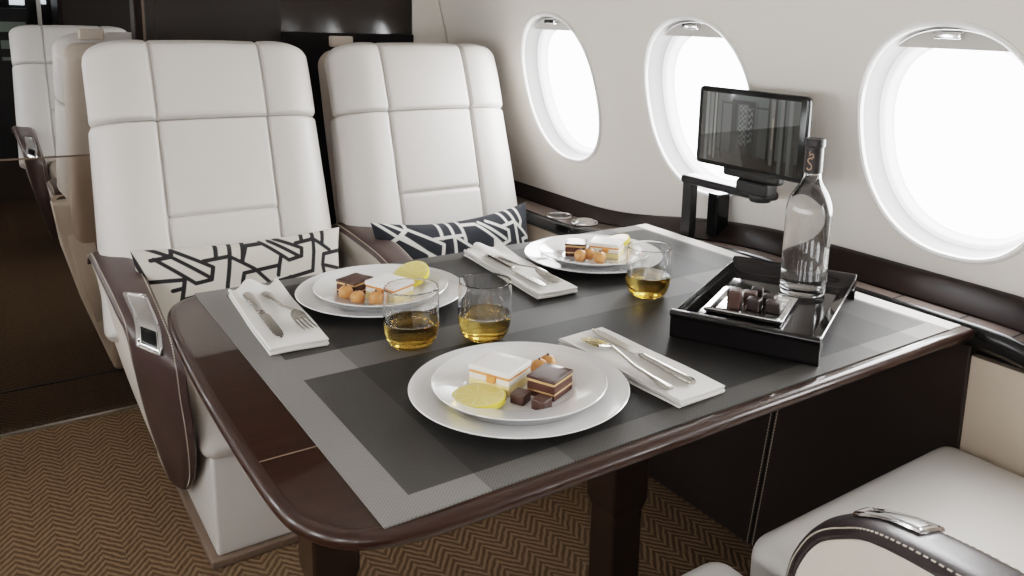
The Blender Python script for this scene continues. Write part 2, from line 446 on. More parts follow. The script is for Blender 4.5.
# windows
def window(i, yc, side):
    X = (lambda z: wx(z)) if side > 0 else (lambda z: 2 * CX - wx(z))
    def ring(k, depth, dz=0.0, kz=None):
        out = []
        for (dy, dz_) in outline(72, k):
            z = WZ + dz_ + dz; out.append((X(z) + side * depth, yc + dy, z))
        return out
    mb = MB(); rr = []
    for (k, d) in ((1.035, 0.001), (1.03, -0.004), (1.01, -0.006), (0.985, -0.003), (0.975, 0.004)):
        rr.append(ring(k, d))
    mb.loft(rr, cap0=False, cap1=False)
    root = struct(mb.build('window_%d' % i, M['ringw'], origin=(X(WZ), yc, WZ)))
    def sub(name, mb, m, **k):
        o = mb.build(name, m, **k)
        o.data.transform(Matrix.Translation(-Vector(root.location))); o.parent = root; return o
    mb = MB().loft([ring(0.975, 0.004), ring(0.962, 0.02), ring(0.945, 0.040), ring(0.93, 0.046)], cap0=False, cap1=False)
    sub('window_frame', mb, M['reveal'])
    mb = MB().loft([ring(0.93, 0.046), ring(0.905, 0.052), ring(0.89, 0.056), ring(0.875, 0.068), ring(0.85, 0.075)], cap0=False, cap1=False)
    sub('inner_frame', mb, M['reveal_in'])
    sub('pane', MB().add(ring(0.855, 0.0735), [tuple(range(72))]), M['pane'], smooth=False)
    if side > 0 and i <= 3:
        z = WZ + WB * 0.915
        mb = MB().soft(0.008, 0.026, 0.007, 0.003, n=2, c=(X(z) + 0.014, yc, z))
        sub('shade_handle', mb, M['chrome'])
        mb = MB()
        zz = [WZ + WB * q for q in (0.80, 0.96)]
        pts = [p for p in ring(0.955, 0.022) if p[2] > WZ + WB * 0.80]
        if len(pts) > 3:
            mb.add(pts, [tuple(range(len(pts)))]); sub('shade_housing', mb, M['shade'], smooth=False)
    return root
def lamp(name, loc, rot, sx, sy, power, color=(1, 1, 1)):
    l = bpy.data.lights.new(name, 'AREA'); l.shape = 'RECTANGLE'; l.size = sx; l.size_y = sy; l.energy = power; l.color = color
    o = bpy.data.objects.new(name, l); C.objects.link(o); o.location = loc; o.rotation_euler = rot; return o
WIN_R, WIN_L, CEIL = 18.0, 7.0, 3.2
for i, yc in enumerate(WY):
    window(i + 1, yc, 1)
    lamp('window_daylight', (wx(1.0) + 0.20, yc, WZ + 0.04), (0, math.radians(90 + 8), 0), 0.50, 0.46, WIN_R if yc < 3 else WIN_R * 0.35, (1.0, 0.975, 0.935))
for i, yc in enumerate(WY):
    window(i + 21, yc, -1)
    lamp('window_daylight', (2 * CX - wx(1.0) - 0.20, yc, WZ + 0.04), (0, math.radians(-98), 0), 0.50, 0.46, WIN_L if yc < 2.4 else WIN_L * 0.4, (1.0, 0.98, 0.95))
lamp('ceiling_fill', (CX, 0.55, 1.82), (0, 0, 0), 0.5, 3.2, CEIL, (1.0, 0.95, 0.89))  # unseen fill lamp, added for soft light from above

w = bpy.data.worlds.new('sky'); sc.world = w; w.use_nodes = True
bg = w.node_tree.nodes['Background']; bg.inputs[0].default_value = (0.97, 0.985, 1.0, 1); bg.inputs[1].default_value = 16.0

# bulkhead behind the two seats
BY = 2.665
def wallprof(z0, z1, n=10): return [(wx(lerp(z0, z1, k / n)) - 0.004, lerp(z0, z1, k / n)) for k in range(n + 1)]
struct(MB().prism([(1.266, 0.0)] + wallprof(0, 1.30) + [(1.266, 1.30)], BY, BY + 0.06, 'y').build('wall_bulkhead', M['wall'], smooth=False))
t = thing('bulkhead_panel', 'tall dark glossy bulkhead panelling behind the two white seats', 'partition', (0.83, BY, 0))
def P(mb, name, m, par, **k):
    o = mb.build(name, m, **k); o.data.transform(Matrix.Translation(-Vector(par.matrix_world.translation if False else par.location))); o.parent = par; return o
P(MB().box(0.455, 0.817, BY, BY + 0.05, 0, 1.80), 'door_leaf', M['bulk_satin'], t, smooth=False)
P(MB().box(0.817, 1.264, BY + 0.004, BY + 0.05, 1.137, 1.80), 'mirror_panel', M['bulk_gloss'], t, smooth=False)
P(MB().box(0.817, 1.264, BY - 0.012, BY + 0.05, 0, 1.137), 'lower_panel', M['bulk_matt'], t, smooth=False, bevel=0.003)
P(MB().box(0.402, 0.424, BY - 0.006, BY + 0.06, 0, 1.80), 'frame_post', M['sill'], t, smooth=False, bevel=0.004)
P(MB().box(0.424, 0.430, BY - 0.001, BY + 0.05, 0, 1.80), 'light_strip', M['plinth'], t, smooth=False)
P(MB().box(0.430, 0.455, BY - 0.003, BY + 0.06, 0, 1.80), 'frame_post', M['bulk_satin'], t, smooth=False, bevel=0.004)

# smoked glass gate across the aisle and the floor strips
t = thing('glass_gate', 'low smoked glass gate with thin bright rail across the aisle', 'gate', (-0.1, BY, 0))
P(MB().box(-0.75, 0.395, BY, BY + 0.006, 0.012, 0.782), 'glass_pane', M['smoked'], t, smooth=False)
P(MB().box(-0.75, 0.395, BY - 0.001, BY + 0.007, 0.782, 0.786), 'top_rail', M['plinth'], t, smooth=False)
struct(MB().box(-0.8, 0.40, 2.648, 2.661, 0, 0.006).build('trim_1', M['satin'], smooth=False))
struct(MB().box(-0.8, 1.35, 2.972, 2.988, 0, 0.003).build('trim_2', M['bulk_matt'], smooth=False))

# far end of the cabin, left
t = thing('galley_cabinet', 'dark galley cabinet at the far end of the aisle', 'cabinet', (0.75, 5.9, 0))
P(MB().box(0.455, 1.30, 5.55, 5.95, 0, 1.80), 'cabinet_body', M['bulk_satin'], t, smooth=False, bevel=0.004)
P(MB().box(0.455, 0.475, 5.53, 5.549, 0, 1.80), 'frame_post', M['sill'], t, smooth=False)
t = thing('door_frame_post', 'slim grey post beside the far galley opening', 'post', (0.365, 5.6, 0))
P(MB().box(0.358, 0.378, 5.58, 5.60, 0, 1.80), 'post_core', M['satin'], t, smooth=False)
t = thing('instrument_rack', 'dark rack with dim green instrument faces at far left', 'rack', (0.28, 6.15, 0))
P(MB().box(0.0, 0.34, 6.05, 6.30, 0.0, 1.17), 'rack_body', M['darkwall'], t, smooth=False)
for (z, h) in ((1.03, 0.06), (0.93, 0.05), (0.86, 0.02)):
    P(MB().box(0.19, 0.325, 6.042, 6.049, z, z + h), 'instrument_face', M['galley_glow'], t, smooth=False)
for k, (x0, x1, z0) in enumerate(((0.265, 0.345, 1.19), (0.435, 0.462, 1.20))):
    struct(MB().box(x0, x1, 6.385, 6.399, z0, z0 + 0.16).build('window_%d' % (41 + k), M['daylight'], smooth=False))

# ------------------------------------------------------------------ side ledge under the windows
def ztop(y): return 0.612 + 0.088 * (1 - sm(1.15, 1.98, y)) - 0.075 * (1 - sm(0.30, 0.66, y))
def xback(y): return lerp(1.432, 1.478, sm(1.46, 1.8, y))
def lip(y): return 1.384
t = thing('side_ledge', 'long brown leather topped ledge with dark wood sill below the windows', 'ledge', (1.43, 1.2, 0))
ys = [-0.9 + k * 0.045 for k in range(int((2.655 + 0.9) / 0.045) + 1)] + [2.655]
def sweep(secf): return MB().loft([[(x, y, z) for x, z in secf(y)] for y in ys])
P(sweep(lambda y: [(lip(y) + 0.012, ztop(y)), (xback(y), ztop(y)), (xback(y), ztop(y) - 0.02), (lip(y) + 0.012, ztop(y) - 0.02)]), 'leather_top', M['brown_top'], t)
def sillsec(y):
    z = ztop(y); x = xback(y); h = lerp(0.040, 0.034, sm(1.46, 1.8, y))
    return [(x, z - 0.02), (x, z + 0.004), (x + 0.006, z + 0.010), (x + 0.045, z + h - 0.003), (x + 0.055, z + h), (wx(z + h) - 0.002, z + h), (wx(z) - 0.002, z - 0.02)]
P(sweep(sillsec), 'wood_sill', M['sill'], t)
def lipsec(y):
    z = ztop(y); x = lip(y)
    return [(x + 0.012, z + 0.001), (x + 0.004, z - 0.001), (x, z - 0.006), (x, z - 0.034), (x + 0.006, z - 0.04), (x + 0.012, z - 0.04)]
P(sweep(lipsec), 'lip', M['blackgloss'], t)
for y in (0.62, 0.715, 0.845, 2.02):
    P(MB().add([(1.396, y, ztop(y) + 0.0008), (xback(y), y + 0.0, ztop(y) + 0.0008), (xback(y), y + 0.004, ztop(y + 0.004) + 0.0008), (1.396, y + 0.004, ztop(y + 0.004) + 0.0008)], [(0, 1, 2, 3)]), 'seam', M['bulk_matt'], t, smooth=False)
for k, (x, y) in enumerate(((1.436, 2.0), (1.430, 1.865))):
    z = ztop(y)
    mb = MB().lathe([(0.034, 0.0), (0.040, 0.0), (0.041, 0.003), (0.039, 0.005), (0.036, 0.005), (0.034, 0.002), (0.034, 0.0)], 40, (x, y, z + (0.0 if k == 0 else 0.004)))
    h = P(mb, 'cup_holder', M['chrome'], t)
    mb = MB().lathe([(0, 0.0), (0.034, 0.0), (0.034, 0.002), (0, 0.002)] if k == 0 else [(0, 0), (0.03, 0), (0.033, 0.008), (0.026, 0.014), (0.012, 0.010), (0, 0.012)], 40, (0, 0, 0))
    mb.map(lambda p, x=x, y=y, z=z: p + Vector((x - t.location.x, y - t.location.y, z + 0.0005)))
    q = mb.build('inner_cup', M['blackgloss'] if k == 0 else M['chrome']); q.parent = h

# lower side panels below the ledge
struct(MB().box(1.402, 1.42, -0.9, 0.689, 0.0, 0.64).build('trim_3', M['sidebeige'], smooth=False))
struct(MB().box(1.402, 1.42, 1.578, 2.65, 0.0, 0.57).build('trim_4', M['sidebeige'], smooth=False))
struct(MB().box(1.399, 1.4015, -0.9, 0.689, 0.42, 0.424).build('trim_5', M['plinth'], smooth=False))
t = thing('leather_partition', 'tall dark brown leather panel with double stitching under the table end', 'panel', (1.40, 1.13, 0))
P(MB().prism([(0.69, 0.004), (1.143, 0.004), (1.068, 0.657), (0.69, 0.657)], 1.398, 1.418, 'x'), 'front_panel', M['darkleather'], t, smooth=True, bevel=0.004)
P(MB().prism([(1.145, 0.004), (1.577, 0.004), (1.577, 0.657), (1.070, 0.657)], 1.398, 1.418, 'x'), 'rear_panel', M['darkleather'], t, smooth=True, bevel=0.004)
for y in (1.136, 1.152):
    mb = MB()
    for k in range(80):
        z = 0.01 + k * 0.008; yy = y - 0.075 * z / 0.657; mb.box(1.3968, 1.3985, yy - 0.0009, yy + 0.0009, z, z + 0.0055)
    P(mb, 'stitching', M['stitch'], t, smooth=False)

# ------------------------------------------------------------------ table
t = thing('dining_table', 'glossy dark wood table with rounded corners between the seats', 'table', (0.8, 1.1, 0))
raw = [(0.42, 0.676), (0.34, 0.679), (0.290, 0.690), (0.255, 0.712), (0.232, 0.748), (0.221, 0.80), (0.2175, 0.92), (0.2185, 1.118), (0.224, 1.28), (0.231, 1.39), (0.243, 1.462), (0.262, 1.500), (0.296, 1.524), (0.34, 1.531), (0.42, 1.533)]
cv = [(p.x, p.y) for p in polyline([(a, b, 0) for a, b in raw], 64)]
out = cv + [(lerp(0.42, 1.376, k / 10), 1.533) for k in range(1, 11)] + [(lerp(1.376, 0.42, k / 10), lerp(0.676, 0.676, k / 10)) for k in range(0, 10)]
def inset(poly, d):
    n = len(poly); r = []
    for i in range(n):
        a = Vector(poly[i - 1]); b = Vector(poly[(i + 1) % n]); p = Vector(poly[i]); tt = (b - a).normalized(); nn = Vector((-tt.y, tt.x))
        r.append(p - nn * d)
    return r
# keep the orientation so that inset() goes inwards
ar = sum(out[i - 1][0] * out[i][1] - out[i][0] * out[i - 1][1] for i in range(len(out)))
if ar > 0: out = out[::-1]
rings = []
for (d, z) in ((0.014, 0.700), (0.008, 0.7005), (0.0035, 0.6985), (0.0, 0.694), (0.0, 0.690), (0.002, 0.6845), (0.007, 0.680), (0.020, 0.679)):
    rings.append([(p.x, p.y, z) for p in inset(out, d)])
P(MB().loft(rings, cap0=False, cap1=True), 'table_edge', M['edge'], t, angle=70)
P(MB().prism([tuple(p) for p in inset(out, 0.014)], 0.69, 0.7002), 'table_top', M['wood'], t, smooth=False)
P(MB().box(0.232, 1.36, 0.8885, 0.8905, 0.698, 0.7006), 'inlay', M['inlay'], t, smooth=False)
for (x, y, s) in ((0.417, 1.2, 0.039), (0.945, 1.1, 0.043)):
    lg = P(MB().box(x - s * 0.84, x + s * 0.84, y - s * 0.84, y + s * 0.84, 0.0, 0.40), 'leg', M['leg'], t, bevel=0.006)
    mb = MB().loft([[(x + a * s * k, y + b * s * k, z) for a, b in ((-1, -1), (1, -1), (1, 1), (-1, 1))] for k, z in ((0.84, 0.285), (1.0, 0.31), (1.0, 0.6785))])
    mb.map(lambda p: p - Vector(t.location)); q = mb.build('leg_sleeve', M['leg'], bevel=0.006); q.parent = lg
P(MB().box(0.36, 1.02, 1.02, 1.28, 0.645, 0.6788), 'under_frame', M['leg'], t, bevel=0.004)

RZ = 0.7025
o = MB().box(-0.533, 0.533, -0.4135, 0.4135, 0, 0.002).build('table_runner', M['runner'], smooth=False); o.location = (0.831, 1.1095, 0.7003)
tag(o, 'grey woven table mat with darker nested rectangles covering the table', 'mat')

# ------------------------------------------------------------------ seats
def seat(loc, face, label, group=None, back=True, clip=False, near=False, latch=True, cush=(0.213, 0.548)):
    """origin on the floor under the seat; face -1: the sitter looks to -Y; the arm is on the -X side"""
    root = thing('cabin_seat', label, 'seat', loc, 0, group)
    sy = 1 if face < 0 else -1
    def tr(p): return Vector((p[0] - 0.505, sy * (p[1] - 2.0), p[2]))
    def part(name, mb, m, par=None, **k):
        mb.map(tr); o = mb.build(name, m, **k); o.parent = par or root; return o
    cxs = 0.500
    def slab(front, t, w, r0, r1, seams=(), hseams=(), puff=0.008, ns=56, taper=0.0, rc=0.05):
        pts = polyline([(0, y, z) for y, z in front], 60)
        L = [0]
        for a, b in zip(pts, pts[1:]): L.append(L[-1] + (b - a).length)
        tot = L[-1]; rings = []
        fr = []
        for k in range(ns + 1):   # denser at the ends
            q = k / ns; fr.append(q - math.sin(2 * PI * q) / (2 * PI) * 0.75)
        for q in fr:
            s = q * tot
            i = 0
            while i < len(L) - 2 and L[i + 1] < s: i += 1
            f = (s - L[i]) / (L[i + 1] - L[i]); p = pts[i].lerp(pts[i + 1], f); T = (pts[i + 1] - pts[i]).normalized()
            N = Vector((0, -T.z, T.y))
            ins = 0
            if s < r0: ins = r0 - math.sqrt(max(0, r0 * r0 - (r0 - s) ** 2))
            if tot - s < r1: ins = max(ins, r1 - math.sqrt(max(0, r1 * r1 - (r1 - (tot - s)) ** 2)))
            hw = w - taper * (1 - s / tot) - ins * 0.9; n0 = -ins; n1 = -t + min(ins, t * 0.45); c = min(rc, (n0 - n1) * 0.48)
            ring = []
            MF = 110; cn = c; c2 = min(0.105, hw * 0.4) if seams else c
            edges = [-hw] + list(seams) + [hw]
            def front_n(x):
                n = 0
                for a, b in zip(edges, edges[1:]):
                    if a <= x <= b: n += puff * max(0.0, math.sin(PI * (x - a) / (b - a))) ** 0.7 * (1 if ins < 0.004 else 0.4)
                for xs in seams: n -= 0.009 * math.exp(-((x - xs) / 0.0042) ** 2)
                for (hs, xa, xb) in hseams:
                    if xa <= x <= xb: n -= 0.009 * math.exp(-((s - hs) / 0.0045) ** 2)
                return n
            for j in range(MF + 1):
                x = lerp(-hw + c2, hw - c2, j / MF); ring.append((x, n0 + front_n(x)))
            for j in range(1, 15):
                a = PI / 2 - PI / 2 * j / 15; x = hw - c2 + c2 * math.cos(a); ring.append((x, n0 - cn + cn * math.sin(a) + front_n(x)))
            for j in range(1, 8):
                a = -PI / 2 * j / 8; ring.append((hw - c + c * math.cos(a), n1 + c + c * math.sin(a)))
            for j in range(0, 13): ring.append((lerp(hw - c, -hw + c, j / 12), n1))
            for j in range(1, 8):
                a = -PI / 2 - PI / 2 * j / 8; ring.append((-hw + c + c * math.cos(a), n1 + c + c * math.sin(a)))
            for j in range(1, 15):
                a = PI - PI / 2 * j / 15; x = -hw + c2 + c2 * math.cos(a); ring.append((x, n0 - cn + cn * math.sin(a) + front_n(x)))
            rings.append([(cxs + x, p.y + N.y * n, p.z + N.z * n) for x, n in ring])
        return MB().loft(rings)
    if back:
        part('backrest', slab([(2.045, 0.44), (2.09, 0.58), (2.142, 0.76), (2.195, 0.933)], 0.15, 0.271, 0.03, 0.012, (-0.131, 0.131), ((0.275, -0.131, 0.131),), 0.010, 150, -0.014, 0.06), M['leather'], angle=60)
        part('headrest', slab([(2.188, 0.936), (2.222, 1.03), (2.252, 1.097), (2.285, 1.142)], 0.13, 0.271, 0.016, 0.055, (-0.131, 0.131), (), 0.010, 48, 0.0, 0.06), M['leather'], angle=60)
        part('back_shell', slab([(2.19, 0.44), (2.245, 0.62), (2.315, 0.86), (2.365, 1.05), (2.385, 1.108)], 0.085, 0.255, 0.03, 0.05, (), (), 0.0, 40, 0.0, 0.035), M['tan'], angle=60)
        if clip: part('coat_clip', MB().soft(0.032, 0.018, 0.016, 0.005, n=2, c=(0.32, 2.43, 1.118)), M['tan'])
    part('seat_cushion', MB().soft(cush[0], 0.205 if near else 0.195, 0.103, 0.04, n=12, c=(cush[1], 1.912, 0.354 + (0.017 if near else 0)), puff=0.012), M['leather'])
    part('seat_base', MB().soft(0.176, 0.223, 0.122, 0.009, n=6, c=(0.530, 1.962, 0.141), taper=0.03), M['leather'])
    part('plinth', MB().box(0.345, 0.71, 1.733, 2.16, 0.0, 0.020), M['plinth'], bevel=0.004)
    part('back_support', MB().soft(0.2, 0.05, 0.24, 0.02, n=3, c=(0.53, 2.235, 0.25)), M['tan'])
    # arm: brown wrapped front and top over a pale side panel that tapers to the plinth
    N_ = 44
    Lp = polyline([(0.200, 2.225, 0.590), (0.201, 2.19, 0.614), (0.204, 2.0, 0.604), (0.209, 1.88, 0.586), (0.219, 1.80, 0.545), (0.235, 1.85, 0.447), (0.270, 1.965, 0.277), (0.318, 2.07, 0.085), (0.336, 2.11, 0.046)], N_)
    Rp = polyline([(0.288, 2.225, 0.592), (0.288, 2.18, 0.615), (0.290, 1.98, 0.606), (0.294, 1.82, 0.566), (0.300, 1.695, 0.512), (0.307, 1.69, 0.430), (0.320, 1.72, 0.320), (0.338, 1.83, 0.185), (0.346, 1.95, 0.085)], N_)
    if near:
        Lp = polyline([(0.2, 2.225, 0.600), (0.2, 2.19, 0.622), (0.2, 2.05, 0.630), (0.2, 1.952, 0.625), (0.2, 1.906, 0.605), (0.2, 1.877, 0.583), (0.2, 1.859, 0.554), (0.2, 1.846, 0.514), (0.201, 1.842, 0.45), (0.206, 1.86, 0.35), (0.24, 1.93, 0.20), (0.28, 2.0, 0.10), (0.30, 2.04, 0.046)], N_)
        Rp = polyline([(0.297, 2.225, 0.590), (0.298, 2.19, 0.612), (0.30, 2.05, 0.614), (0.30, 1.960, 0.606), (0.30, 1.900, 0.588), (0.30, 1.854, 0.560), (0.30, 1.829, 0.535), (0.30, 1.808, 0.507), (0.30, 1.795, 0.45), (0.30, 1.80, 0.36), (0.305, 1.83, 0.25), (0.31, 1.90, 0.11), (0.315, 1.96, 0.046)], N_)
    def rear(p):
        y = lerp(2.12, 2.226, min(1, max(0, (p.z - 0.05) / 0.14)))
        if not near: y += 0.085 * sm(0.05, 0.30, p.z) * (1 - sm(0.36, 0.61, p.z))
        return Vector((p.x, max(p.y + 0.001, y), p.z))
    rings = []
    for i in range(N_):
        a, b = Lp[i], Rp[i]
        tang = (Lp[min(i + 1, N_ - 1)] + Rp[min(i + 1, N_ - 1)] - Lp[max(i - 1, 0)] - Rp[max(i - 1, 0)]).normalized()
        nrm = tang.cross(b - a).normalized()
        if i < N_ * 0.4:
            if nrm.z < 0: nrm = -nrm
        elif nrm.y > 0: nrm = -nrm
        ring = []
        for j in range(13):
            q = j / 12; ring.append(a.lerp(b, q) + nrm * (0.012 * (1 - (2 * q - 1) ** 4)))
        for j in range(5):
            q = 1 - j / 4; ring.append(a.lerp(b, q) - nrm * 0.004)
        rings.append(ring)
    arm = part('armrest', MB().loft([[tuple(p) for p in r] for r in rings]), M['brown_dark'] if near else M['brown'], angle=50)
    if face > 0 and back:
        part('arm_rear', MB().loft([[(x, y, z) for x, z in ((0.196, 0.588), (0.30, 0.588), (0.345, 0.04), (0.325, 0.04), (0.255, 0.27), (0.215, 0.44))] for y in (2.19, 2.27)]), M['beige'], smooth=False, bevel=0.006)
    bandn = [r for r in rings]
    rings2 = []
    for i in range(N_):
        a, b = Lp[i], Rp[i]; ia = a.lerp(b, 0.015); ib = a.lerp(b, 0.985)
        ra, rb = rear(ia), rear(ib); dn = Vector((0, 0.004, -0.004))
        rings2.append([ia + dn, ib + dn, rb + dn, ra + dn])
    part('arm_panel', MB().loft([[tuple(p) for p in r] for r in rings2]), M['beige'], angle=30)
    for side in (0.045, 0.955):
        mb = MB(); pts = []
        for i in range(2, N_ - 2):
            a, b = Lp[i], Rp[i]
            k = int(round(side * 12)); base = rings[i][1] if side < 0.5 else rings[i][11]
            pts.append(Vector(base))
        fine = polyline(pts, 260)
        for k in range(0, 259, 2):
            d = fine[k + 1] - fine[k]
            if d.length < 1e-6: continue
            mb.tube([fine[k], fine[k] + d * 1.1], 0.0013, 5)
        part('stitching', mb, M['stitch'], arm)
    # latch in the arm top
    def band(i_f, q):
        i = min(int(i_f), N_ - 2); f = i_f - i
        j = min(int(q * 12), 11); g = q * 12 - j
        p = Vector(rings[i][j]).lerp(Vector(rings[i][j + 1]), g); p2 = Vector(rings[i + 1][j]).lerp(Vector(rings[i + 1][j + 1]), g)
        return p.lerp(p2, f)
    if not latch: return root
    ia, ib, qa, qb = (9.6, 14.2, 0.45, 0.88) if near else (14.4, 21.6, 0.32, 0.72)
    def off(p, i_f, q, h):
        u = band(min(i_f + 0.5, ib + 1), q) - band(i_f - 0.5, q); v = band(i_f, min(q + 0.05, 1)) - band(i_f, q - 0.05)
        n = u.cross(v).normalized()
        if n.z < 0: n = -n
        return p + n * h
    def patch(i0, i1, q0, q1, h, name, m, par):
        G = 10; vs = []; top = []
        for a in range(G + 1):
            for b in range(G + 1):
                i_f, q = lerp(i0, i1, a / G), lerp(q0, q1, b / G); p = band(i_f, q); vs.append(off(p, i_f, q, h))
        low = [None] * len(vs)
        k = 0
        for a in range(G + 1):
            for b in range(G + 1):
                i_f, q = lerp(i0, i1, a / G), lerp(q0, q1, b / G); low[k] = off(band(i_f, q), i_f, q, -0.003); k += 1
        n = len(vs); fs = []
        for a in range(G):
            for b in range(G):
                x = a * (G + 1) + b; fs.append((x, x + 1, x + G + 2, x + G + 1)); fs.append((n + x, n + x + G + 1, n + x + G + 2, n + x + 1))
        bd = [b for b in range(G + 1)] + [a * (G + 1) + G for a in range(1, G + 1)] + [G * (G + 1) + b for b in range(G - 1, -1, -1)] + [a * (G + 1) for a in range(G - 1, 0, -1)]
        for x, y in zip(bd, bd[1:] + bd[:1]): fs.append((x, y, n + y, n + x))
        o = part(name, MB().add(vs + low, fs), m, angle=40); o.parent = par; return o
    lt = patch(ia, ib, qa, qb, 0.0025, 'latch', M['satin'], arm)
    pts = []
    for (i_f, q) in [(lerp(ia, ib, k / 12), qa) for k in range(13)] + [(ib, lerp(qa, qb, k / 6)) for k in range(1, 7)] + [(lerp(ib, ia, k / 12), qb) for k in range(1, 13)] + [(ia, lerp(qb, qa, k / 6)) for k in range(1, 6)]:
        pts.append(off(band(i_f, q), i_f, q, 0.003))
    fr = part('latch_frame', MB().tube(pts, 0.0042, 8, closed=True), M['chrome']); fr.parent = arm
    patch(lerp(ia, ib, 0.70), lerp(ia, ib, 0.95), lerp(qa, qb, 0.14), lerp(qa, qb, 0.86), 0.0034, 'latch_slot', M['blackgloss'], arm)
    return root
OX, OY = 0.505, 2.0
G1 = 'facing cabin seats around the dining table'
s1 = seat((OX, OY, 0), -1, 'white leather seat on the aisle with the white patterned cushion', G1)
s2 = seat((OX + 0.60, OY, 0), -1, 'white leather seat beside the windows with the dark patterned cushion', G1, clip=True, latch=False)
MY = 2.43
s4 = seat((OX + 0.60, MY - OY, 0), 1, 'nearest seat with pale cushion and black-brown arm at lower right', G1, back=False, near=True, cush=(0.269, 0.534))
s3 = seat((OX, MY - OY, 0), 1, 'seat at bottom edge showing only one rounded white cushion corner', G1, back=False, near=True, cush=(0.285, 0.530))
G2 = 'seats in the forward cabin'
sA = seat((OX - 0.035, OY + 2.75, -0.025), -1, 'distant white seat facing back, beyond the tan shelled seat', G2)
sB = seat((OX - 0.012, 5.23 - OY, 0), 1, 'seat turned away behind the aisle seat, showing its tan shell', G2, clip=True)

# ------------------------------------------------------------------ cushions
def segd(p, a, b):
    ax, ay = a; bx, by = b; dx, dy = bx - ax, by - ay
    t = max(0, min(1, ((p[0] - ax) * dx + (p[1] - ay) * dy) / (dx * dx + dy * dy + 1e-12)))
    return math.hypot(p[0] - ax - t * dx, p[1] - ay - t * dy)
PAT1 = [[(95, 145), (180, 185), (95, 200)], [(180, 185), (190, 155), (345, 240), (330, 300), (260, 315), (110, 195)], [(180, 185), (325, 290)], [(215, 295), (195, 390), (290, 370)],
        [(160, 345), (205, 335)], [(310, 210), (425, 190)], [(378, 140), (365, 200)], [(440, 130), (400, 320), (385, 420)], [(500, 122), (480, 215)], [(425, 190), (530, 255)],
        [(470, 310), (480, 275), (650, 240), (664, 190)], [(480, 210), (510, 140), (580, 130)], [(640, 290), (650, 240)], [(580, 125), (700, 215), (765, 195), (770, 155), (650, 108)],
        [(620, 118), (750, 195)], [(745, 130), (830, 110)], [(780, 85), (775, 118)], [(835, 72), (832, 170), (818, 270)], [(890, 60), (880, 130)], [(830, 105), (920, 165)], [(875, 240), (885, 185), (985, 165)],
        [(20, 150), (60, 300), (215, 295)], [(470, 310), (455, 420)], [(530, 255), (600, 330), (818, 270)], [(600, 330), (590, 420)], [(290, 370), (385, 420)], [(60, 300), (30, 420)], [(875, 240), (985, 260)], [(700, 300), (720, 420)], [(875, 240), (900, 400)]]
PAT2 = [[(255, 215), (335, 292), (375, 262), (385, 225)], [(290, 222), (365, 265)], [(335, 292), (485, 392)], [(350, 285), (440, 365), (490, 392), (505, 325), (378, 258)],
        [(470, 302), (600, 285)], [(515, 215), (505, 300)], [(558, 215), (557, 300), (550, 420)], [(602, 215), (605, 310)], [(560, 290), (650, 355)], [(600, 385), (610, 352), (740, 345), (745, 300)],
        [(605, 240), (670, 235), (780, 325), (820, 305), (820, 260), (725, 222)], [(690, 228), (800, 300)], [(785, 247), (862, 220)], [(800, 185), (822, 230)], [(838, 170), (862, 220), (870, 340), (880, 420)],
        [(878, 155), (900, 215), (890, 240)], [(860, 222), (940, 282)], [(905, 335), (900, 292), (965, 270)], [(905, 335), (960, 330)], [(740, 345), (760, 430)], [(650, 355), (640, 430)], [(870, 340), (905, 335)], [(270, 330), (335, 292)], [(270, 330), (290, 420), (390, 430)], [(440, 365), (430, 430)]]
def pillow(label, loc, yaw, tilt, W, H, T, pat, box, fg, bgc, sag, lw, roll=0.0):
    nx, ny = 330, 180
    x0, yl, x1, yr, vh, sp_ = box       # pattern space: top-left, top-right, height
    segs = [(a, b) for pl in pat for a, b in zip(pl, pl[1:])]
    vs = []; fs = []; paint = []
    def surf(u, v, sgn):
        s = (max(0, 1 - abs(u) ** 2.6) * max(0, 1 - abs(v) ** 2.6)) ** 0.5
        x = u * W / 2 * (1 - 0.05 * (1 - v * v)); z = v * H / 2 * (1 - 0.10 * (1 - u * u))
        if v > 0: z -= sag * (1 - u * u) * v
        return (x, sgn * T / 2 * s, z)
    for j in range(ny + 1):
        for i in range(nx + 1):
            u, v = -1 + 2 * i / nx, -1 + 2 * j / ny
            vs.append(surf(u, v, -1))
            px = lerp(x0, x1, (u + 1) / 2); py = lerp(yl, yr, (u + 1) / 2) + (1 - v) / 2 * vh + sp_ * (1 - u * u) * (1 + v) / 2
            d = min(segd((px, py), a, b) for a, b in segs)
            k = 1 - sm(lw * 0.5 - 1.5, lw * 0.5 + 1.5, d)
            paint.append([lerp(bgc[c], fg[c], k) for c in range(3)])
    n = len(vs)
    for j in range(ny):
        for i in range(nx):
            a = j * (nx + 1) + i; fs.append((a, a + 1, a + nx + 2, a + nx + 1))
    mx, my = 46, 26
    idx = {}
    for j in range(my + 1):
        for i in range(mx + 1):
            if i in (0, mx) or j in (0, my): pass
            u, v = -1 + 2 * i / mx, -1 + 2 * j / my
            idx[i, j] = len(vs); vs.append(surf(u, v, 1)); paint.append(list(bgc))
    for j in range(my):
        for i in range(mx): fs.append((idx[i, j], idx[i, j + 1], idx[i + 1, j + 1], idx[i + 1, j]))
    me = bpy.data.meshes.new('cushion'); me.from_pydata(vs, [], fs); me.update(); me.materials.append(M['fabric']); me.shade_smooth()
    at = me.color_attributes.new('paint', 'FLOAT_COLOR', 'POINT')
    at.data.foreach_set('color', [c for p in paint for c in (p[0], p[1], p[2], 1.0)])
    o = bpy.data.objects.new('cushion', me); C.objects.link(o)
    o.matrix_world = Matrix.Translation(loc) @ Matrix.Rotation(yaw, 4, 'Z') @ Matrix.Rotation(roll, 4, 'Y') @ Matrix.Rotation(tilt, 4, 'X')
    tag(o, label, 'cushion', 'patterned lumbar cushions'); return o
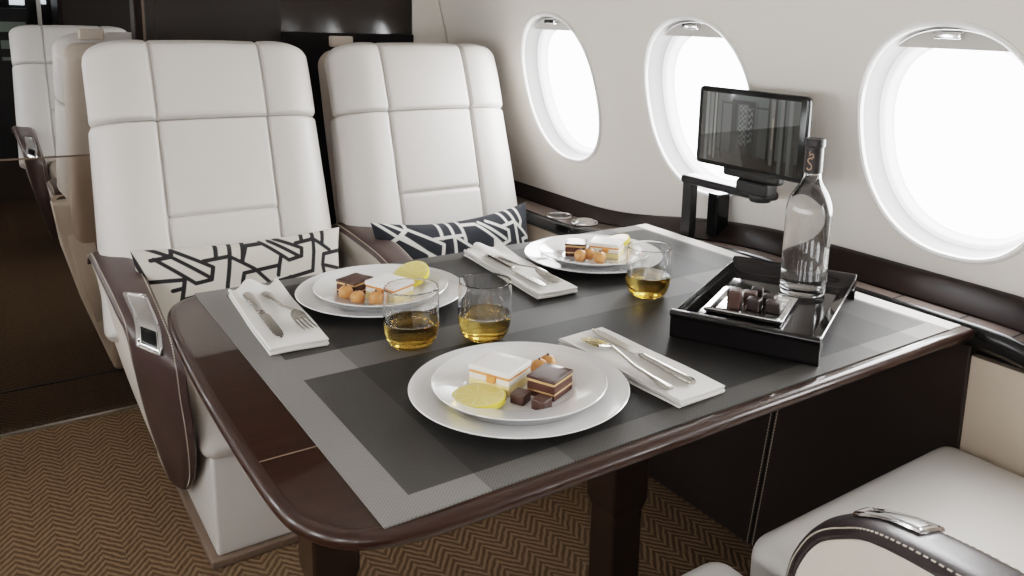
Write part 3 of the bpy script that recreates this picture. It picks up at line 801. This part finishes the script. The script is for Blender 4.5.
pillow('white cushion with black geometric lines on the aisle seat', (0.504, 1.985, 0.556), math.radians(-2), math.radians(-14), 0.478, 0.22, 0.12, PAT1, (30, 150, 985, 48, 445, 24), (0.012, 0.011, 0.012), (0.53, 0.50, 0.45), 0.0, 20)
pillow('black cushion with white geometric lines on the window seat', (1.085, 2.0, 0.554), math.radians(2), math.radians(-14), 0.50, 0.22, 0.12, PAT2, (262, 232, 955, 136, 300, 38), (0.62, 0.61, 0.58), (0.012, 0.014, 0.019), 0.018, 13)

# ------------------------------------------------------------------ tableware
def plate_profile(R, well, h, th):
    up = [(0, 0.006), (well * 0.9, 0.0058), (well, 0.0075), (well * 1.06, 0.010), (well * 1.12, 0.0125), (R * 0.97, h - 0.001), (R, h + 0.0006), (R + 0.0012, h - 0.0006)]
    lo = [(R - 0.001, h - th), (R * 0.9, h - th - 0.0035), (well * 1.12, 0.0075), (well * 1.02, 0.003), (well * 0.96, 0.0), (well * 0.90, 0.0), (well * 0.88, 0.002), (0, 0.002)]
    return up + lo
ch = MB().lathe(plate_profile(0.146, 0.094, 0.019, 0.0025), 96).build('charger_plate', M['ceramic'], angle=60)
ch.location = (0.566, 0.868, RZ); tag(ch, 'large white under plate nearest the camera', 'plate', 'white under plates')
ds = MB().lathe(plate_profile(0.116, 0.070, 0.020, 0.0022), 96).build('dessert_plate', M['ceramic'], angle=60)
ds.location = (0.566, 0.868, RZ + 0.0062); tag(ds, 'white dessert plate nearest the camera, stacked on its under plate', 'plate', 'white dessert plates')
for (x, y, d) in ((0.570, 1.332, 'in front of the aisle seat'), (1.046, 1.328, 'in front of the window seat')):
    c = dup(ch, (x, y, RZ), None, 'large white under plate ' + d)
    c = dup(ds, (x, y, RZ + 0.0062), None, 'white dessert plate stacked on the under plate ' + d)
PZ = RZ + 0.0062 + 0.0062

def cake(name, label, loc, ang, lx, ly, layers, group):
    root = thing(name, label, 'cake', loc, ang, group); z = 0
    for (nm, m, h, ins) in layers:
        mb = MB().soft(lx / 2 - ins, ly / 2 - ins, h / 2, min(0.0016, h * 0.3), n=5, c=(0, 0, z + h / 2), noise=0.0002)
        o = mb.build(nm, m, angle=60); o.parent = root; z += h
    return root, z
WL = [('sponge_layer', M['sponge'], 0.0125, 0.0), ('cream_layer', M['cream'], 0.0085, 0.0003), ('jam_layer', M['jam'], 0.0038, 0.0004), ('icing_layer', M['icing'], 0.0075, -0.0006)]
CLr = [('chocolate_layer', M['choc'], 0.0075, 0.0), ('caramel_layer', M['caramel'], 0.0022, 0.0003), ('chocolate_layer', M['choc'], 0.0105, 0.0), ('caramel_layer', M['caramel'], 0.0035, 0.0004), ('glaze_layer', M['glaze'], 0.0042, -0.0006)]
wc, zh = cake('white_cake', 'white iced sponge cake square on the nearest plate', (0.550, 0.893, PZ), math.atan2(-0.058, 0.028), 0.064, 0.054, WL, 'white iced cakes')
d = MB().soft(0.007, 0.0035, 0.005, 0.0025, n=3, c=(0.004, -0.027, 0.0185)).build('jam_drip', M['jam']); d.parent = wc
d = MB().soft(0.004, 0.004, 0.006, 0.0025, n=3, c=(0.020, 0.0265, 0.021)).build('jam_drip', M['jam']); d.parent = wc
cc, _ = cake('chocolate_cake', 'layered chocolate cake square on the nearest plate', (0.594, 0.838, PZ), math.atan2(-0.038, 0.017), 0.042, 0.048, CLr, 'layered chocolate cakes')
dup(wc, (0.569, 1.294, PZ), math.atan2(-0.07, 0.030), 'white iced sponge cake square on the plate by the aisle seat')
dup(cc, (0.527, 1.348, PZ), math.atan2(-0.048, 0.022), 'layered chocolate cake square on the plate by the aisle seat')
dup(wc, (1.068, 1.314, PZ), math.atan2(-0.049, 0.039), 'white iced sponge cake square on the plate by the window seat')
dup(cc, (1.018, 1.355, PZ), math.atan2(-0.035, 0.039), 'layered chocolate cake square on the plate by the window seat')

cb = MB().soft(0.0100, 0.0100, 0.0070, 0.0012, n=3, c=(0, 0, 0.0070)).build('chocolate_piece', M['choc_milk']); cb.location = (0.5455, 0.834, PZ); cb.rotation_euler = (0, 0, -1.1)
tag(cb, 'small dark chocolate cube on nearest plate, beside the white cake', 'chocolate', 'chocolate cubes on the nearest plate')
cb2 = cb.copy(); C.objects.link(cb2); cb2.location = (0.5585, 0.8045, PZ); cb2.rotation_euler = (0, 0, -1.17); cb2['label'] = 'small dark chocolate cube on nearest plate, closest to the front rim'

lm = thing('lemon_slice', 'round lemon slice at the front of the nearest plate', 'lemon', (0.500, 0.862, PZ + 0.001), 0.4, 'lemon slices')
o = MB().lathe([(0.0325, 0.0005), (0.0345, 0.001), (0.0352, 0.005), (0.0345, 0.0088), (0.0325, 0.0094), (0.0325, 0.0005)], 48).build('rind', M['rind']); o.parent = lm
o = MB().lathe([(0, 0.001), (0.0328, 0.001), (0.0328, 0.0092), (0, 0.0092)], 48).build('flesh', M['lemon']); o.parent = lm
l2 = dup(lm, (0.632, 1.340, PZ + 0.013), 0.9, 'lemon slice behind the white cake by the aisle seat'); l2.rotation_euler = (math.radians(-12), math.radians(-24), 0.9)
l3 = dup(lm, (1.117, 1.345, PZ + 0.007), 0.2, 'lemon slice seen through the tumbler by the window seat'); l3.location.z += 0.003; l2.location.z += 0.002; l3.rotation_euler = (math.radians(-10), math.radians(-16), 0.2)

def berry_mesh():
    mb = MB(); pr = []
    for k in range(15):
        a = PI * k / 14; r = 0.0128 * math.sin(a) * (1 + 0.04 * math.sin(3 * a)); pr.append((max(r, 0) if 0 < k < 14 else 0, 0.0128 - 0.0128 * math.cos(a)))
    return mb.lathe(pr, 28)
b0 = thing('golden_berry', 'orange berry behind the chocolate cake on the nearest plate', 'berry', (0.626, 0.890, PZ + 0.0005), 0, 'orange berries on the dessert plates')
o = berry_mesh().build('fruit', M['berry']); o.parent = b0
o = MB().lathe([(0, 0), (0.002, 0.0), (0.0015, 0.003), (0, 0.003)], 10, (0, 0, 0.0250)).build('stem_tip', M['choc_milk']); o.parent = b0
for (x, y, l) in ((0.608, 0.884, 'orange berry between the two cakes on the nearest plate'),
                  (0.500, 1.321, 'leftmost orange berry on the plate by the aisle seat'),
                  (0.5065, 1.284, 'middle orange berry of three on the plate by the aisle seat'),
                  (0.532, 1.267, 'orange berry against the white cake by the aisle seat'),
                  (0.990, 1.302, 'leftmost orange berry on the plate by the window seat'),
                  (1.013, 1.303, 'middle orange berry of three on the plate by the window seat'),
                  (1.017, 1.272, 'orange berry against the white cake by the window seat')):
    dup(b0, (x, y, PZ + 0.0005), random.uniform(0, 6), l)

# napkins: a cloth strip folded in layers
def napkin(label, loc, W, L, curl, rz):
    path = []
    hs = (0.0022, 0.0062, 0.0102)
    for k in range(13): path.append((lerp(L / 2, -L / 2 + 0.003, k / 12), hs[0]))
    for k in range(1, 6): a = PI * k / 6; path.append((-L / 2 + 0.003 - 0.002 * math.sin(a), hs[0] + 0.002 - 0.002 * math.cos(a)))
    for k in range(13): path.append((lerp(-L / 2 + 0.003, L / 2 - 0.003, k / 12), hs[1]))
    for k in range(1, 6): a = PI * k / 6; path.append((L / 2 - 0.003 + 0.002 * math.sin(a), hs[1] + 0.002 - 0.002 * math.cos(a)))
    for k in range(25): path.append((lerp(L / 2 - 0.003, -L / 2, k / 24), hs[2]))
    th = 0.0015; P_ = [Vector((a, b)) for a, b in path]; A = []; B = []
    for i, p in enumerate(P_):
        tt = (P_[min(i + 1, len(P_) - 1)] - P_[max(i - 1, 0)]).normalized(); nn = Vector((-tt.y, tt.x)); A.append(p + nn * th); B.append(p - nn * th)
    prof = A + B[::-1]; rings = []
    rnd = random.Random(sum(map(ord, label)))
    ph = rnd.uniform(0, 6)
    for k in range(17):
        u = -1 + 2 * k / 16; ring = []
        for q in prof:
            y, z = q
            far = sm(L * 0.15, L / 2, y)
            zz = z + far * curl * (0.55 + 0.45 * math.cos(PI * u * 1.5 + 0.6)) * (z / 0.012) + 0.0006 * math.sin(y * 40 + ph + u * 2)
            yy = y + far * 0.012 * math.cos(PI * u * 1.5 + 0.6) * (1 if curl > 0 else 0)
            xx = u * W / 2 * (1 + 0.02 * math.sin(y * 17 + ph)) - (0.0012 * math.sin(z * 900) if abs(u) > 0.9 else 0)
            ring.append((xx, yy, max(zz, 0.0002)))
        rings.append(ring)
    o = MB().loft(rings).build('napkin', M['linen'], angle=70); o.location = loc; o.rotation_euler = (0, 0, rz)
    return tag(o, label, 'napkin', 'folded white napkins')
napkin('folded white napkin at the table corner by the aisle seat', (0.379, 1.325, RZ), 0.086, 0.31, 0.011, math.radians(-3))
napkin('folded white napkin in front of the dark cushion', (0.858, 1.338, RZ), 0.082, 0.325, 0.011, math.radians(-4))
napkin('folded white napkin right of the nearest plate', (0.763, 0.858, RZ), 0.086, 0.265, 0.0, math.radians(2))
NZ = RZ + 0.0122

def knife(label, loc, rz):
    """blade towards -Y, handle towards +Y"""
    root = thing('table_knife', label, 'knife', loc, rz, 'silver knives')
    rings = []
    for (y, w, h) in ((0.000, 0.0052, 0.0032), (0.006, 0.0066, 0.0040), (0.012, 0.0058, 0.0034), (0.03, 0.0062, 0.0036), (0.07, 0.0078, 0.0042), (0.095, 0.0088, 0.0044), (0.107, 0.0080, 0.004), (0.113, 0.005, 0.003)):
        rings.append([(w * math.cos(2 * PI * j / 20), y, 0.0046 + h * math.sin(2 * PI * j / 20)) for j in range(20)])
    o = MB().loft(rings).build('handle', M['silver']); o.parent = root
    up = [(0.0045, 0.0), (0.0085, -0.012), (0.0092, -0.06), (0.0088, -0.095), (0.006, -0.112), (0.001, -0.122)]
    poly = up + [(-0.004, -0.112), (-0.0068, -0.095), (-0.0068, -0.01), (-0.0045, 0.0)]
    o = MB().prism(poly, 0.0036, 0.0056).build('blade', M['silver'], bevel=0.0006, seg=2); o.parent = root
    return root
def fork(label, loc, rz):
    root = thing('table_fork', label, 'fork', loc, rz, 'silver forks')
    rings = []
    def zc(y): return 0.003 + 0.010 * math.exp(-((y + 0.022) / 0.030) ** 2) * (1 if y > -0.03 else 0.9)
    for (y, w, h) in ((-0.028, 0.0042, 0.0014), (0.0, 0.0030, 0.0018), (0.03, 0.0030, 0.0019), (0.07, 0.0050, 0.0018), (0.092, 0.0074, 0.0019), (0.106, 0.0082, 0.0019), (0.113, 0.0050, 0.0015)):
        rings.append([(w * math.cos(2 * PI * j / 16), y, zc(y) + h * math.sin(2 * PI * j / 16)) for j in range(16)])
    o = MB().loft(rings).build('handle', M['silver']); o.parent = root
    mb = MB(); rings = []
    for (y, w) in ((-0.026, 0.0042), (-0.034, 0.0095), (-0.042, 0.0118), (-0.052, 0.0122)):
        rings.append([(w * math.cos(2 * PI * j / 16), y, zc(y) + 0.0011 * math.sin(2 * PI * j / 16)) for j in range(16)])
    mb.loft(rings)
    for k in range(4):
        x = -0.0099 + k * 0.0066
        pts = [(x, y, zc(y)) for y in (-0.048, -0.06, -0.075, -0.088, -0.097)]
        mb.tube(pts, [0.0019, 0.0018, 0.0016, 0.0013, 0.0005], 8)
    o = mb.build('tines', M['silver']); o.parent = root
    return root
knife('silver knife on the napkin by the aisle seat', (0.357, 1.315, NZ), math.radians(-3))
fork('silver fork on the napkin by the aisle seat', (0.398, 1.310, NZ), math.radians(3))
knife('silver knife on the napkin before the dark cushion', (0.838, 1.318, NZ), math.radians(-3))
fork('silver fork on the napkin before the dark cushion', (0.866, 1.305, NZ), math.radians(3))
fork('silver fork on the napkin beside the nearest plate', (0.742, 0.866, NZ), math.radians(180 - 4))
knife('silver knife on the napkin beside the nearest plate', (0.774, 0.862, NZ), math.radians(180 - 1))

# tumblers
def tumbler(label, loc):
    root = thing('tumbler', label, 'glass', loc, 0, 'tumblers of amber drink')
    R, H = 0.0405, 0.094
    outp = [(0, 0.0008), (0.022, 0.0), (0.027, 0.0008), (0.0325, 0.005), (0.0365, 0.012), (0.0392, 0.022), (0.0403, 0.032), (0.0405, 0.040), (0.0405, 0.06), (0.0401, 0.078), (0.0396, H - 0.004), (0.0395, H - 0.0012), (0.03935, H - 0.0004), (0.0390, H)]
    inp = [(0.03865, H - 0.0004), (0.0385, H - 0.0012), (0.0386, H - 0.004), (0.0391, 0.078), (0.0394, 0.06), (0.0394, 0.040), (0.0390, 0.032), (0.0375, 0.023), (0.0345, 0.0145), (0.030, 0.009), (0.022, 0.0065), (0, 0.006)]
    o = MB().lathe(outp + inp, 64).build('glass_body', M['glass'], angle=70); o.parent = root
    dr = [(0, 0.0057), (0.022, 0.0062), (0.0302, 0.0087), (0.0347, 0.0142), (0.0377, 0.0228), (0.0391, 0.032), (0.0395, 0.0402), (0.0393, 0.0400), (0.0385, 0.0398), (0.03, 0.0398), (0, 0.0398)]
    o = MB().lathe(dr, 64).build('drink', M['whisky'], angle=50); o.parent = root
    for ch in root.children: ch.scale = (1.04, 1.04, 1.0)
    return root
t1 = tumbler('left tumbler of amber drink before the plate by the aisle seat', (0.522, 1.108, RZ))
dup(t1, (0.634, 1.078, RZ), None, 'tumbler of amber drink directly behind the nearest plate')
dup(t1, (0.998, 1.102, RZ), None, 'tumbler of amber drink by the window seat plate, left of tray')

# ------------------------------------------------------------------ tray with chocolates and bottle
TA = math.atan2(0.169, 0.330)
TC = Vector((1.106, 0.902, RZ))
tr_ = thing('serving_tray', 'black lacquer tray with rolled ends at the right of the table', 'tray', TC, TA)
TL, TW = 0.185, 0.118      # half length (local x), half width (local y)
def end_rail(sx):
    sec = [(0.0, 0.0), (0.010, 0.0), (0.013, 0.004), (0.013, 0.034), (0.017, 0.038), (0.019, 0.042), (0.017, 0.0465), (0.011, 0.048), (0.004, 0.046), (-0.006, 0.036), (-0.014, 0.027), (-0.020, 0.0245), (-0.020, 0.020), (0.0, 0.019)]
    return MB().loft([[(sx * (TL - 0.013 + a), y, b) for a, b in sec] for y in (-TW, -TW + 0.003, TW - 0.003, TW)])
for sx in (-1, 1): end_rail(sx).build('end_rail', M['tray'], tr_, bevel=0.0015, seg=2)
MB().box(-TL + 0.028, TL - 0.028, -TW + 0.012, TW - 0.012, 0.0205, 0.0245).build('tray_floor', M['tray'], tr_, smooth=False)
for sy in (-1, 1):
    sec = [(TW - 0.024, 0.0205), (TW - 0.004, 0.026), (TW, 0.040), (TW - 0.003, 0.0415), (TW - 0.007, 0.030), (TW - 0.024, 0.0246)]
    MB().loft([[(x, sy * a, b) for a, b in sec] for x in (-TL + 0.012, TL - 0.012)]).build('side_rim', M['tray'], tr_, smooth=False, bevel=0.001, seg=2)
TZ = 0.0247
def tw(lx, ly, z=TZ):
    c, s = math.cos(TA), math.sin(TA); return (TC.x + c * lx - s * ly, TC.y + s * lx + c * ly, TC.z + z)
DX, DY = -0.042, 0.022
dish = thing('square_dish', 'square chrome dish of chocolates on the black tray', 'dish', tw(DX, DY), TA + 0.015)
D = 0.066
def sq(h, z): return [(a * h, b * h, z) for a, b in ((-1, -1), (1, -1), (1, 1), (-1, 1))]
MB().loft([sq(0.061, 0.0), sq(D - 0.001, 0.003), sq(D, 0.0075), sq(D - 0.001, 0.0090), sq(D - 0.009, 0.0094), sq(D - 0.0115, 0.0080), sq(0.050, 0.003)]).build('dish_body', M['chrome'], dish, smooth=False, bevel=0.0012, seg=2)
MB().box(-0.052, 0.052, -0.052, 0.052, 0.0030, 0.0034).build('dish_lining', M['chrome'], dish, smooth=False)
def dw(lx, ly, z):
    p = Vector(tw(DX, DY)); a = TA + 0.015; return (p.x + math.cos(a) * lx - math.sin(a) * ly, p.y + math.sin(a) * lx + math.cos(a) * ly, p.z + z)
CH = [(-0.030, 0.022, 0.010, 0.010, 0.0165, 'choc_milk', 'tall milk chocolate block standing in the chrome dish', 0.1),
      (0.008, 0.034, 0.011, 0.011, 0.0115, 'choc_dark', 'dark chocolate at the back of the dish, behind the milk block', 0.2),
      (-0.018, -0.008, 0.0105, 0.0115, 0.0100, 'choc_dark', 'dark chocolate beside the milk block at the dish front', -0.05),
      (-0.012, -0.039, 0.0105, 0.0125, 0.0095, 'choc_dark', 'dark chocolate at the front right of the chrome dish', 0.05),
      (0.012, 0.006, 0.0110, 0.0110, 0.0105, 'choc_milk', 'brown chocolate in the middle of the chrome dish', 0.15),
      (0.013, -0.028, 0.0105, 0.0105, 0.0100, 'choc_dark', 'dark chocolate right of the dish middle, second row', -0.1),
      (0.037, 0.000, 0.0100, 0.0100, 0.0105, 'choc_dark', 'dark chocolate nearest the bottle in the chrome dish', 0.1)]
for (x, y, hx, hy, hz, m, l, a) in CH:
    o = MB().soft(hx, hy, hz, 0.0026, n=3, c=(0, 0, hz)).build('chocolate', M[m]); o.location = dw(x, y, 0.0036); o.rotation_euler = (0, 0, TA + a)
    tag(o, l, 'chocolate', 'chocolates in the chrome dish')

bt = thing('water_bottle', 'clear glass water bottle with black cap on the black tray', 'bottle', (1.205, 0.912, RZ + TZ), 0)
BR = 0.0410
outp = [(0, 0.003), (0.026, 0.002), (0.034, 0.0), (0.039, 0.002), (BR, 0.008), (BR, 0.155), (0.0402, 0.166), (0.0375, 0.179), (0.0325, 0.192), (0.026, 0.203), (0.0200, 0.212), (0.0165, 0.221), (0.0150, 0.232), (0.0145, 0.262), (0.0145, 0.276), (0.0143, 0.278)]
inp = [(0.0117, 0.278), (0.0115, 0.276), (0.0118, 0.232), (0.0135, 0.221), (0.0170, 0.211), (0.0232, 0.2005), (0.0297, 0.190), (0.0347, 0.1772), (0.0373, 0.165), (0.0380, 0.155), (0.0380, 0.020), (0.035, 0.0145), (0.024, 0.0135), (0, 0.019)]
MB().lathe(outp + inp, 72).build('glass_body', M['glass'], bt, angle=70)
wt = [(0.0120, 0.224), (0.0137, 0.2208), (0.0172, 0.2112), (0.0234, 0.2007), (0.0299, 0.1902), (0.0349, 0.1774), (0.0375, 0.1652), (0.0382, 0.155), (0.0382, 0.0198), (0.0352, 0.0143), (0.024, 0.0133), (0, 0.0188)]
MB().lathe([(0, 0.2235), (0.010, 0.2235), (0.0115, 0.2236)] + wt, 72).build('water', M['water'], bt, angle=60)
cp = MB().lathe([(0.0150, 0.232), (0.0163, 0.232), (0.0160, 0.280), (0.0178, 0.281), (0.0180, 0.283), (0.0180, 0.294), (0.0170, 0.2955), (0, 0.2955)], 48).build('cap', M['cap'], bt, angle=40)
for ch in bt.children: ch.scale = (1.0, 1.0, 0.957)
# copper script emblem on the cap, turned to the table
def emb(pts, az):
    r = []
    for (u, z) in pts:
        a = az + u / 0.0163; r.append((0.0166 * math.cos(a), 0.0166 * math.sin(a), z))
    return r
az = math.atan2(-0.912, -1.205) - 0.42
S = polyline([(0.0042, 0.2585, 0), (0.001, 0.261, 0), (-0.0035, 0.2565, 0), (-0.001, 0.252, 0), (0.0035, 0.2475, 0), (0.0035, 0.2415, 0), (-0.001, 0.2385, 0), (-0.0045, 0.242, 0)], 30)
mb = MB().tube(emb([(p.x, p.y) for p in S], az), 0.0009, 6)
S2 = polyline([(0.001, 0.2665, 0), (0.004, 0.269, 0), (0.0062, 0.2655, 0), (0.0045, 0.2625, 0), (0.0075, 0.262, 0)], 16)
mb.tube(emb([(p.x, p.y) for p in S2], az), 0.0007, 6)
S3 = polyline([(0.0005, 0.2735, 0), (-0.002, 0.270, 0), (0.001, 0.2675, 0), (-0.0015, 0.2645, 0)], 16)
mb.tube(emb([(p.x, p.y) for p in S3], az), 0.0007, 6)
e = mb.build('emblem', M['gold'], cp); e['label'] = 'copper script emblem'

# ------------------------------------------------------------------ tablet on its mount
mt = thing('tablet_mount', 'black bracket arm rising from the ledge below the middle window', 'stand', (1.40, 1.37, 0.70))
P(MB().box(1.386, 1.408, 1.392, 1.424, ztop(1.37) + 0.001, 0.838), 'post', M['blackplastic'], mt, bevel=0.003)
P(MB().soft(0.026, 0.130, 0.010, 0.008, n=6, c=(1.386, 1.278, 0.840)), 'arm', M['blackplastic'], mt)
P(MB().box(1.436, 1.478, 1.352, 1.386, ztop(1.37) + 0.012, 0.802), 'socket_box', M['blackgloss'], mt, bevel=0.003)
P(MB().lathe([(0, 0), (0.022, 0), (0.024, 0.003), (0.024, 0.016), (0.022, 0.019), (0, 0.019)], 32, (1.376, 1.172, 0.828)), 'pivot', M['blackplastic'], mt)
P(MB().soft(0.020, 0.044, 0.016, 0.008, n=4, c=(1.352, 1.165, 0.862)), 'hinge', M['blackplastic'], mt)
P(MB().soft(0.012, 0.078, 0.014, 0.008, n=4, c=(1.338, 1.165, 0.893)), 'clamp', M['blackplastic'], mt)
tb = thing('tablet', 'black tablet with dim interior picture in front of the middle window', 'tablet', (1.322, 1.166, 0.984))
mb = MB()
def rrect(hy, hz, r, n=8):
    o = []
    for (cy, cz, a0) in ((hy - r, hz - r, 0), (-hy + r, hz - r, PI / 2), (-hy + r, -hz + r, PI), (hy - r, -hz + r, 1.5 * PI)):
        for k in range(n + 1):
            a = a0 + PI / 2 * k / n; o.append((cy + r * math.cos(a), cz + r * math.sin(a)))
    return o
rings = []
for (x, i) in ((-0.006, 0.003), (-0.0055, 0.0012), (-0.003, 0), (0.003, 0), (0.0055, 0.001), (0.006, 0.003)):
    rings.append([(x, y, z) for y, z in rrect(0.1425 - i, 0.0825 - i, 0.011 - i)])
MB().loft(rings).build('tablet_body', M['blackgloss'], tb)
# the screen picture: a panelled room with a patterned door
tb.scale = (1, 1.045, 1.045)
nx, nz = 200, 120
vs = []; fs = []; pc = []
def pic(u, v):
    """u 0..1 left to right as seen, v 0..1 bottom to top"""
    c = [0.055, 0.062, 0.062]
    def rect(a, b, c0, d, colr):
        return a <= u <= b and c0 <= v <= d and colr
    if v < 0.17 + 0.10 * max(0, (u - 0.62)) * 0: c = [0.035, 0.032, 0.030]
    for (a, b, lo, hi, cl) in ((0.0, 0.05, 0, 1, (0.02, 0.022, 0.022)), (0.05, 0.075, 0, 1, (0.12, 0.13, 0.13)), (0.10, 0.13, 0.08, 1, (0.10, 0.11, 0.11)), (0.13, 0.14, 0, 1, (0.015, 0.015, 0.015)),
                               (0.145, 0.165, 0.05, 1, (0.16, 0.17, 0.165)), (0.165, 0.175, 0.0, 1, (0.02, 0.02, 0.02)), (0.22, 0.23, 0.12, 0.90, (0.02, 0.02, 0.02)), (0.33, 0.345, 0.12, 0.93, (0.012, 0.012, 0.012)),
                               (0.345, 0.57, 0.14, 0.93, (0.014, 0.016, 0.018)), (0.39, 0.50, 0.2, 0.88, (0.045, 0.05, 0.052)), (0.57, 0.60, 0.12, 0.93, (0.04, 0.045, 0.045)), (0.23, 0.33, 0.86, 0.885, (0.02, 0.02, 0.02)), (0.58, 0.70, 0.84, 0.865, (0.02, 0.02, 0.02)),
                               (0.70, 0.715, 0.0, 1, (0.012, 0.012, 0.012)), (0.735, 0.765, 0.10, 0.97, (0.10, 0.10, 0.098)), (0.765, 0.785, 0.05, 1, (0.012, 0.012, 0.012)), (0.745, 0.755, 0.32, 0.74, (0.20, 0.18, 0.15)),
                               (0.82, 0.845, 0, 1, (0.09, 0.1, 0.1)), (0.855, 0.865, 0, 1, (0.012, 0.012, 0.012)), (0.90, 0.93, 0, 1, (0.10, 0.11, 0.11)), (0.94, 0.97, 0, 1, (0.05, 0.055, 0.055))):
        if a <= u <= b and lo <= v <= hi: c = list(cl)
    if 0.40 < u < 0.49 and 0.3 < v < 0.86:
        q = (abs(((u - 0.40) * 22) % 1 - 0.5) + abs((v * 14) % 1 - 0.5))
        if 0.42 < q < 0.62: c = [0.13, 0.14, 0.14]
    if 0.50 < u < 0.55 and 0.35 < v < 0.84 and math.sin(v * 70 + math.sin(u * 150) * 2) > 0.35: c = [0.10, 0.11, 0.115]
    if 0.16 < u < 0.72 and v < 0.10 + 0.05 * math.sin((u - 0.16) * 5.6): c = [0.03, 0.026, 0.022]
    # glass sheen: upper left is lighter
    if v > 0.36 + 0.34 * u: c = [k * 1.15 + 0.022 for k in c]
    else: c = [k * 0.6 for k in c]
    return c
for j in range(nz + 1):
    for i in range(nx + 1):
        u, v = i / nx, j / nz
        vs.append((-0.0062, lerp(0.131, -0.125, u), lerp(-0.073, 0.071, v))); pc.append(pic(u, v))
for j in range(nz):
    for i in range(nx):
        a = j * (nx + 1) + i; fs.append((a, a + 1, a + nx + 2, a + nx + 1))
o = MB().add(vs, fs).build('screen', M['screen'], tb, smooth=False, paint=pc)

# ------------------------------------------------------------------ look
vs_ = sc.view_settings
vs_.view_transform = 'Filmic'; vs_.look = 'Medium High Contrast'; vs_.exposure = -0.62
sc.cycles.use_denoising = True
sc.cycles.max_bounces = 12; sc.cycles.transmission_bounces = 12; sc.cycles.transparent_max_bounces = 16; sc.cycles.diffuse_bounces = 4; sc.cycles.glossy_bounces = 5
sc.cycles.sample_clamp_indirect = 6.0
